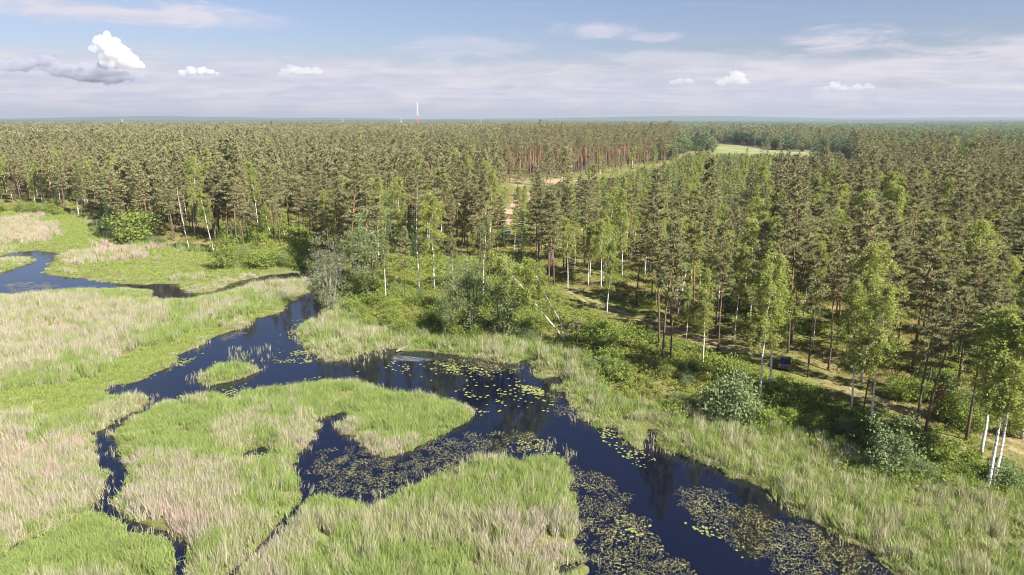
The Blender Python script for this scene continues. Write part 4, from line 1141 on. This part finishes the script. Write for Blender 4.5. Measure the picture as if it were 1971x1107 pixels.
ui = np.where(slope & (pd_ > 2.5), np.where(fb > .5, 6, 0), np.where(slope, 3, np.where(fb > .58, 0, 3))) + rng.integers(0, 3, n)
us = rng.uniform(.6, 1.25, n) * np.where(y > 150, 1.5, 1.0) * np.where(pd_ < 4, .6, 1)
scatter('undergrowth', UK, np.stack([x, y, z], 1), zrot(n), np.stack([us, us, us], 1), ui, 'green undergrowth and dwarf shrubs over the banks and forest floor', 'undergrowth')
print('undergrowth', n)
SHZ = [([(640, 600), (720, 600), (830, 610), (1040, 620), (1080, 660), (960, 655), (760, 648), (660, 625)], 40, 'shrub in the dense thicket along the shore of the lily pool', 'shrubs along the pool shore', .85),
       ([(660, 560), (760, 560), (840, 590), (700, 600)], 12, 'shrub on the sunny slope beside the channel head', 'shrubs on the sunny slope', .9),
       ([(1110, 690), (1200, 660), (1330, 710), (1460, 790), (1440, 830), (1300, 805), (1180, 780)], 46, 'shrub in the green thicket between the pool and the track', 'shrubs between pool and track', .5),
       ([(1480, 780), (1620, 830), (1700, 900), (1640, 900), (1540, 850), (1470, 830)], 26, 'shrub on the shaded bank below the bank birches', 'shrubs below the bank birches', .55),
       ([(1730, 890), (1880, 900), (1971, 920), (1971, 960), (1850, 955), (1750, 930)], 18, 'shrub on the bank right of the round bush', 'shrubs right of the round bush', .55),
       ([(1690, 760), (1760, 780), (1860, 830), (1960, 870), (1960, 800), (1800, 740)], 18, 'shrub in the shade behind the pine pair', 'shrubs behind the pine pair', .9),
       ([(400, 495), (600, 490), (600, 520), (420, 515)], 22, 'shrub on the far green bank behind the side channel', 'shrubs on the far green bank', 1.0),
       ([(0, 405), (140, 412), (200, 460), (330, 476), (330, 470), (190, 440), (120, 400), (0, 392)], 40, 'shrub fringing the left forest beside the meadow', 'shrubs at the left forest fringe', 1.1)]
SHL = []
for p, cnt, lb, gr, sc_ in SHZ:
    p = np.array(p, float); k = 0
    while k < cnt:
        a = rng.uniform(p[:, 0].min(), p[:, 0].max()); b_ = rng.uniform(p[:, 1].min(), p[:, 1].max())
        if not pip(np.array([a]), np.array([b_]), p)[0]: continue
        k += 1
        x, y, z = at(a, b_)
        vi = int(rng.integers(0, 5)); s1 = sc_ * rng.uniform(.6, 1.2)
        pr = shrub_p[vi] if rng.uniform() < .75 else shrub_q[vi % 3]
        SHL.append((x, y, lb, gr)); SHL[-1] += (thing('shrub', lb, 'shrub', (x, y, z - .05), (0, 0, rng.uniform(0, 6.28)), (s1 * rng.uniform(.8, 1.2), s1, s1), gr, [('stems', pr[0]), ('foliage', pr[1])]),)

LAND += [(1712, 915, 'the round pale bush'), (1402, 800, 'the white-stemmed sapling bush'), (910, 658, 'the dark-stemmed shore alder'), (862, 655, 'the waterline alder'), (636, 598, 'the grey willow'), (432, 518, 'the lone meadow bush'), (790, 672, 'the pale fallen log'), (1137, 708, 'the white dead trunk'), (970, 655, 'the leafy shore alder'), (1220, 790, 'the grassy inlet'), (1300, 760, 'the middle of the bank thicket')]
LXY = [at(a, b_)[:2] for a, b_, _ in LAND]
rr_ = landmark_labels([(q[0], q[1]) for q in SHL], 'green shrub', 'shrubs')
for i, q in enumerate(SHL): q[4]['label'], q[4]['group'] = rr_[i]

# ================================================================ SMALL THINGS
# fallen logs
def log_(label, p0, p1, r0, branches=3, up=.15):
    a = np.array(at(*p0)); b_ = np.array(at(*p1)); a[2] = max(a[2], 0) + up; b_[2] = max(b_[2], 0) + up + .15
    o_ = (a + b_) / 2; o_[2] -= up
    g = Geo(); r = np.random.default_rng(int(abs(p0[0]))); mid = (a + b_) / 2 + r.normal(0, .1, 3)
    g.tube([a - o_, mid - o_, b_ - o_], [r0, r0 * .8, r0 * .45], 7)
    t_ = thing('fallen_log', label, 'log', tuple(o_), parts=[('trunk', g.mesh('trunk', [M['log']], True))])
    for i in range(branches):
        q = a + (b_ - a) * r.uniform(.45, .95); e = q + np.array([r.normal(0, .6), r.normal(0, .6), r.uniform(.2, .7)])
        h = Geo(); h.tube([q - o_, e - o_], [r0 * .3, .01], 4); mobj('branch', h.mesh('branch', [M['log']]), parent=t_)
log_('pale fallen log lying across the muddy inlet of the lily pool', (763, 686), (808, 662), .16)
log_('white dead trunk lying at the foot of the bank thicket', (1124, 714), (1150, 702), .13, 2)
log_('short bleached log in the reeds near the channel head', (664, 632), (682, 626), .10, 1)
log_('grey log half hidden in the grass below the round bush', (1590, 852), (1612, 858), .12, 1)
log_('long thin pale log lying on the marsh at the left edge', (-5, 776), (42, 768), .10, 0)

# cars
def paint(name, col, metal=.3):
    m, t, o = mat(name); b_ = bsdf(t, o, col, .28, .5); b_.inputs['Metallic'].default_value = metal; b_.inputs['Coat Weight'].default_value = .6
    return m
m, t, o = mat('car_glass'); b_ = bsdf(t, o, (.012, .014, .017), .06, .5); M['glass'] = m
m, t, o = mat('tyre_rubber'); bsdf(t, o, (.02, .02, .02), .85); M['tyre'] = m
m, t, o = mat('wheel_metal'); bsdf(t, o, (.45, .45, .47), .4).inputs['Metallic'].default_value = .8; M['rim'] = m
m, t, o = mat('headlight_glass'); bsdf(t, o, (.75, .75, .72), .15, .5); M['lamp'] = m
m, t, o = mat('tail_light'); bsdf(t, o, (.35, .02, .015), .2, .5); M['tail'] = m
def car(label, px, py, rz, pm):
    x, y, z = at(px, py)
    t_ = thing('parked_car', label, 'car', (x, y, z + .02), (0, 0, rz))
    prof = [(-2.1, .35), (-2.12, .75), (-1.95, .98), (-1.45, 1.04), (.85, 1.0), (1.75, .86), (2.1, .68), (2.12, .35)]
    def prism(pr, hw, tw=1.0, m=0, g=None):
        g = g or Geo(); k = len(pr); zt = max(q[1] for q in pr); zb = min(q[1] for q in pr)
        V = []
        for s in (-1, 1):
            for (a, b2) in pr: V.append((a, s * hw * (1 + (tw - 1) * (b2 - zb) / (zt - zb)), b2))
        F = [tuple(range(k)), tuple(range(2 * k - 1, k - 1, -1))] + [(i, k + i, k + (i + 1) % k, (i + 1) % k) for i in range(k)]
        g.add(V, F, m); return g
    bd = mobj('body', prism(prof, .88, .95).mesh('body', [pm]), parent=t_)
    bv = bd.modifiers.new('bevel', 'BEVEL'); bv.width = .06; bv.segments = 2
    cb = mobj('cabin', prism([(-1.9, .99), (-1.35, 1.44), (.05, 1.46), (.95, .99)], .83, .80).mesh('cabin', [M['glass']]), parent=t_)
    mobj('roof', prism([(-1.36, 1.445), (-1.2, 1.50), (-.1, 1.515), (.08, 1.462)], .69, .95).mesh('roof', [pm]), parent=t_)
    for s in (-1, 1):
        for a in (-1.3, 1.32):
            g = Geo(); g.tube([(0, -.1, 0), (0, .1, 0)], [.32, .32], 16)
            w_ = mobj('wheel', g.mesh('wheel', [M['tyre']]), parent=t_); w_.location = (a, s * .80, .32)
            g = Geo(); g.tube([(0, s * .095, 0), (0, s * .112, 0)], [.2, .19], 12); mobj('rim', g.mesh('rim', [M['rim']]), parent=w_)
        g = Geo(); g.box((2.06, s * .62, .70), (.05, .17, .07)); mobj('headlight', g.mesh('headlight', [M['lamp']]), parent=t_)
        g = Geo(); g.box((-2.09, s * .66, .80), (.05, .14, .09)); mobj('tail_light', g.mesh('tail_light', [M['tail']]), parent=t_)
    g = Geo(); g.box((2.10, 0, .42), (.05, .8, .09)); mobj('bumper', g.mesh('bumper', [pm]), parent=t_)
car('silver-blue car parked on the sandy road among the pines', 978, 453, R(88), paint('silver_blue_paint', (.30, .36, .50), .5))
car('dark blue car parked in shade beside the track behind the birch pair', 1511, 706, R(66), paint('shade_darkened_blue_paint', (.03, .036, .075), .4))  # dark blue paint, darkened further to carry the shade on the car

# masts on the horizon
m, t, o = mat('mast_white'); bsdf(t, o, (.55, .56, .58), .5); M['mw'] = m
m, t, o = mat('mast_red'); bsdf(t, o, (.42, .13, .11), .5); M['mr'] = m
m, t, o = mat('mast_grey'); bsdf(t, o, (.30, .31, .33), .5); M['mg'] = m
def far_xy(px, dist):
    u_ = (px - 985.5) / FPX; v = math.tan(R(PITCH)); fw = cP + v * sP
    return u_ * dist / fw, dist
mx_, my_ = far_xy(804, 1500); mz = float(hgt(mx_, my_))
mast = thing('lattice_mast', 'red and white lattice radio mast rising above the far forest', 'radio mast', (mx_, my_, mz))
Hm = 76.0; sec = 9
for i in range(sec):
    za, zb = Hm * i / sec, Hm * (i + 1) / sec
    ha, hb = 1.9 * (1 - za / Hm) + .35, 1.9 * (1 - zb / Hm) + .35
    g = Geo(); cn = [(-1, -1), (1, -1), (1, 1), (-1, 1)]
    for k in range(4):
        a, b2 = cn[k], cn[(k + 1) % 4]
        g.tube([(a[0] * ha, a[1] * ha, za), (a[0] * hb, a[1] * hb, zb)], [.2, .2], 4)
        g.tube([(a[0] * ha, a[1] * ha, za), (b2[0] * hb, b2[1] * hb, zb)], [.1, .1], 3)
        g.tube([(b2[0] * ha, b2[1] * ha, za), (a[0] * hb, a[1] * hb, zb)], [.1, .1], 3)
        g.tube([(a[0] * hb, a[1] * hb, zb), (b2[0] * hb, b2[1] * hb, zb)], [.1, .1], 3)
    mobj('mast_section', g.mesh('mast_section', [M['mr' if i in (3, 4) else 'mg' if i == 8 else 'mw']]), parent=mast)
for zz in (60, 66, 71):
    for k in range(3):
        a = 2.1 * k; g = Geo(); g.box((math.cos(a) * 1.3, math.sin(a) * 1.3, zz), (.35, .35, 1.3)); mobj('antenna', g.mesh('antenna', [M['mg']]), parent=mast)
g = Geo(); g.tube([(0, 0, Hm), (0, 0, Hm + 5)], [.15, .08], 5); mobj('spike', g.mesh('spike', [M['mg']]), parent=mast)
mx_, my_ = far_xy(1635, 2400); mz = float(hgt(mx_, my_))
gm2 = thing('guyed_mast', 'thin dark guyed mast on the right horizon', 'radio mast', (mx_, my_, mz))
g = Geo(); g.tube([(0, 0, 0), (0, 0, 78)], [.6, .5], 6); mobj('pole', g.mesh('pole', [M['mg']]), parent=gm2)
for k in range(3):
    a = 2.1 * k; g = Geo(); g.tube([(0, 0, 64), (math.cos(a) * 45, math.sin(a) * 45, 0)], [.06, .06], 3); mobj('guy_wire', g.mesh('guy_wire', [M['mg']]), parent=gm2)
for px_m, dist, hm_, lb in ((235, 2600, 36, 'small pale pylon above the forest at far left'), (660, 2500, 37, 'pale pylon left of the lattice mast'), (772, 2500, 37, 'slim white pylon just left of the lattice mast'), (926, 3000, 40, 'tiny white pylon right of the lattice mast'), (1063, 3000, 42, 'tiny pale pylon at the middle of the horizon')):
    mx_, my_ = far_xy(px_m, dist); mz = float(hgt(mx_, my_))
    pt = thing('pylon', lb, 'pylon', (mx_, my_, mz))
    g = Geo()
    for sx in (-1, 1):
        for sy in (-1, 1): g.tube([(sx * 2.4, sy * 2.4, 0), (sx * .5, sy * .5, hm_)], [.2, .14], 4)
    mobj('tower', g.mesh('tower', [M['mw']]), parent=pt)
    for zz in (.74, .86, .97):
        g = Geo(); g.box((0, 0, hm_ * zz), (3.2, .15, .15)); mobj('crossarm', g.mesh('crossarm', [M['mw']]), parent=pt)

# distant wooded hills
m, t, o = mat('distant_wood'); ge = t.new('ShaderNodeNewGeometry')
bsdf(t, o, t.mix(t.noise(ge.outputs['Position'], .004, 5, .6), (.035, .050, .028), (.060, .070, .036)), .95, .05)
hx = np.linspace(-13000, 13000, 261); rows = np.linspace(0, 1, 7)
for nm, yb, hmax, sd in (('wooded_hills', 7000, 46, 3), ('wooded_hills', 10500, 92, 8)):
    V = []
    prof = 0.32 + .85 * fbm(hx / 2600 + 10, hx * 0 + sd, sd, 3) + .06 * vnoise(hx / 120, hx * 0, sd)
    for q in rows: 
        for i, xx in enumerate(hx): V.append((xx, yb + 1500 * (q - .5), -2 + hmax * prof[i] * math.sin(math.pi * q)))
    mobj(nm, fast_mesh(nm, np.array(V), grid_faces(7, 261), [m]), kind='structure')

# ---------------------------------------------------------------- cumulus clouds
m, t, o = mat('cloud'); pv = t.new('ShaderNodeVolumePrincipled')
pv.inputs['Color'].default_value = (.90, .90, .92, 1); pv.inputs['Density'].default_value = .0105; pv.inputs['Anisotropy'].default_value = .0
t.l.new(pv.outputs[0], o.inputs['Volume']); M['cloud'] = m
m, t, o = mat('soft_cloud'); pv = t.new('ShaderNodeVolumePrincipled')
pv.inputs['Color'].default_value = (.80, .80, .84, 1); pv.inputs['Density'].default_value = .0052
t.l.new(pv.outputs[0], o.inputs['Volume']); M['soft_cloud'] = m
m, t, o = mat('shade_tinted_cloud'); pv = t.new('ShaderNodeVolumePrincipled')
pv.inputs['Color'].default_value = (.50, .53, .64, 1); pv.inputs['Density'].default_value = .009  # grey-blue of the cloud's shadowed part is put into the volume colour
t.l.new(pv.outputs[0], o.inputs['Volume']); M['shade_tinted_cloud'] = m
import bmesh
bmx = bmesh.new(); bmesh.ops.create_icosphere(bmx, subdivisions=2, radius=1.0)
SV = np.array([v.co[:] for v in bmx.verts]); SF = [tuple(v.index for v in f.verts) for f in bmx.faces]; bmx.free()
CD = 7000.0
def nz3(P, s):
    q = np.zeros(len(P)); a = 1.0
    for k in range(4):
        f = 2.0 ** k / 60.0
        c, s1 = math.cos(k + s), math.sin(k + s)
        X1 = (P[:, 0] * c - P[:, 1] * s1) * f; Y1 = (P[:, 0] * s1 + P[:, 1] * c) * f; Z1 = P[:, 2] * f
        q += a * np.abs(vnoise(X1 + .37 * Z1, Y1 - .61 * Z1, s + k) + vnoise(Z1 + .5 * X1, Y1 * .8 - .3 * X1, s + k + 9) - 1.0); a *= .55
    return q
def cloud(label, blobs, seed, mk='cloud', grow=1.0):
    """blobs: (px, py, radius px) lobes; lobes get smaller lobes, then a fused, billowed skin"""
    r = np.random.default_rng(seed); g = Geo()
    c0 = None
    for (bx, by, br) in blobs:
        az_, el_ = px_dir(bx, by)
        P0 = np.array([math.tan(R(az_)) * CD, CD, CAM_H + math.tan(R(el_)) * math.hypot(CD, math.tan(R(az_)) * CD)])
        if c0 is None: c0 = P0.copy()
        rad = br / FPX * CD * grow
        for j in range(11):
            dd = unit(r.normal(0, 1, 3)); dd[2] = dd[2] * .7 + .15
            rr = rad * (.82 if j == 0 else r.uniform(.22, .5)); c1 = P0 + (dd * rad * r.uniform(.6, .95) if j else 0)
            V = SV * rr
            V[:, 2] = np.where(V[:, 2] < 0, V[:, 2] * .55, V[:, 2])
            g.add(V + c1 - c0, SF)
            if mk != 'cloud' or grow > 1: g.add(SV * np.array([rr * 1.9, rr * 1.5, rr * .42]) + c1 - c0 - np.array([0, 0, .15 * rr]), SF)
    me = g.mesh('cumulus_cloud', [M['cloud']], True)
    tmp = bpy.data.objects.new('cloud_skin', me); COL.objects.link(tmp)
    md = tmp.modifiers.new('skin', 'REMESH'); md.mode = 'VOXEL'; md.voxel_size = 7.0
    dg = bpy.context.evaluated_depsgraph_get(); me2 = bpy.data.meshes.new_from_object(tmp.evaluated_get(dg))
    bpy.data.objects.remove(tmp)
    k = len(me2.vertices); co = np.empty(k * 3); no = np.empty(k * 3); me2.vertices.foreach_get('co', co); me2.vertices.foreach_get('normal', no)
    co = co.reshape(-1, 3); no = no.reshape(-1, 3)
    co = co + no * ((20.0 if mk == 'cloud' else 26.0) * (nz3(co, seed) - .6))[:, None]
    me2.vertices.foreach_set('co', co.ravel()); me2.update(); me2.materials.clear(); me2.materials.append(M[mk])
    o_ = mobj('cumulus_cloud', me2, label=label, cat='cloud'); o_.location = tuple(c0)
cloud('tall white cumulus tower catching the sun over the left forest', [(205, 85, 22), (190, 78, 11), (225, 103, 26), (245, 117, 24), (266, 126, 13), (215, 123, 22), (188, 98, 13), (240, 95, 10)], 1)
cloud('low grey ragged cloud spreading under the white tower', [(115, 140, 11), (150, 142, 15), (180, 146, 17), (210, 150, 15), (240, 147, 11), (60, 123, 9), (85, 119, 11), (20, 130, 11), (5, 125, 8), (270, 149, 6), (100, 130, 10), (40, 128, 11), (195, 140, 16), (165, 138, 14), (130, 138, 13), (215, 155, 10)], 2, 'shade_tinted_cloud', 1.45)
cloud('small white cumulus second from the left tower', [(352, 141, 7), (370, 139, 10), (388, 137, 11), (405, 139, 8), (418, 142, 5)], 3)
cloud('small puffy cumulus above the gap left of the mast', [(546, 140, 6), (560, 134, 8), (575, 138, 7), (592, 139, 7), (608, 138, 7)], 4, 'soft_cloud', 1.45)
cloud('tiny wispy cumulus over the centre right horizon', [(1295, 160, 4), (1308, 156, 6), (1325, 156, 5), (1285, 163, 3)], 5, 'soft_cloud', 1.45)
cloud('domed white cumulus over the right-hand fields', [(1388, 160, 6), (1402, 156, 8), (1415, 150, 10), (1428, 158, 7)], 6, 'soft_cloud', 1.45)
cloud('small flat cumulus left of the guyed mast', [(1590, 170, 4), (1606, 165, 7), (1625, 168, 5), (1648, 168, 6), (1672, 167, 6)], 7, 'soft_cloud', 1.45)

# ---------------------------------------------------------------- haze
m, t, o = mat('haze_air'); pv = t.new('ShaderNodeVolumePrincipled')
pv.inputs['Color'].default_value = (.50, .59, .76, 1); pv.inputs['Density'].default_value = 8.0e-5; pv.inputs['Anisotropy'].default_value = .2
t.l.new(pv.outputs[0], o.inputs['Volume'])
g = Geo(); g.box((0, 6200, 44), (14500, 6700, 56))
hz = mobj('haze', g.mesh('haze', [m]), kind='stuff', label='thin blue haze over the far forest', cat='haze')
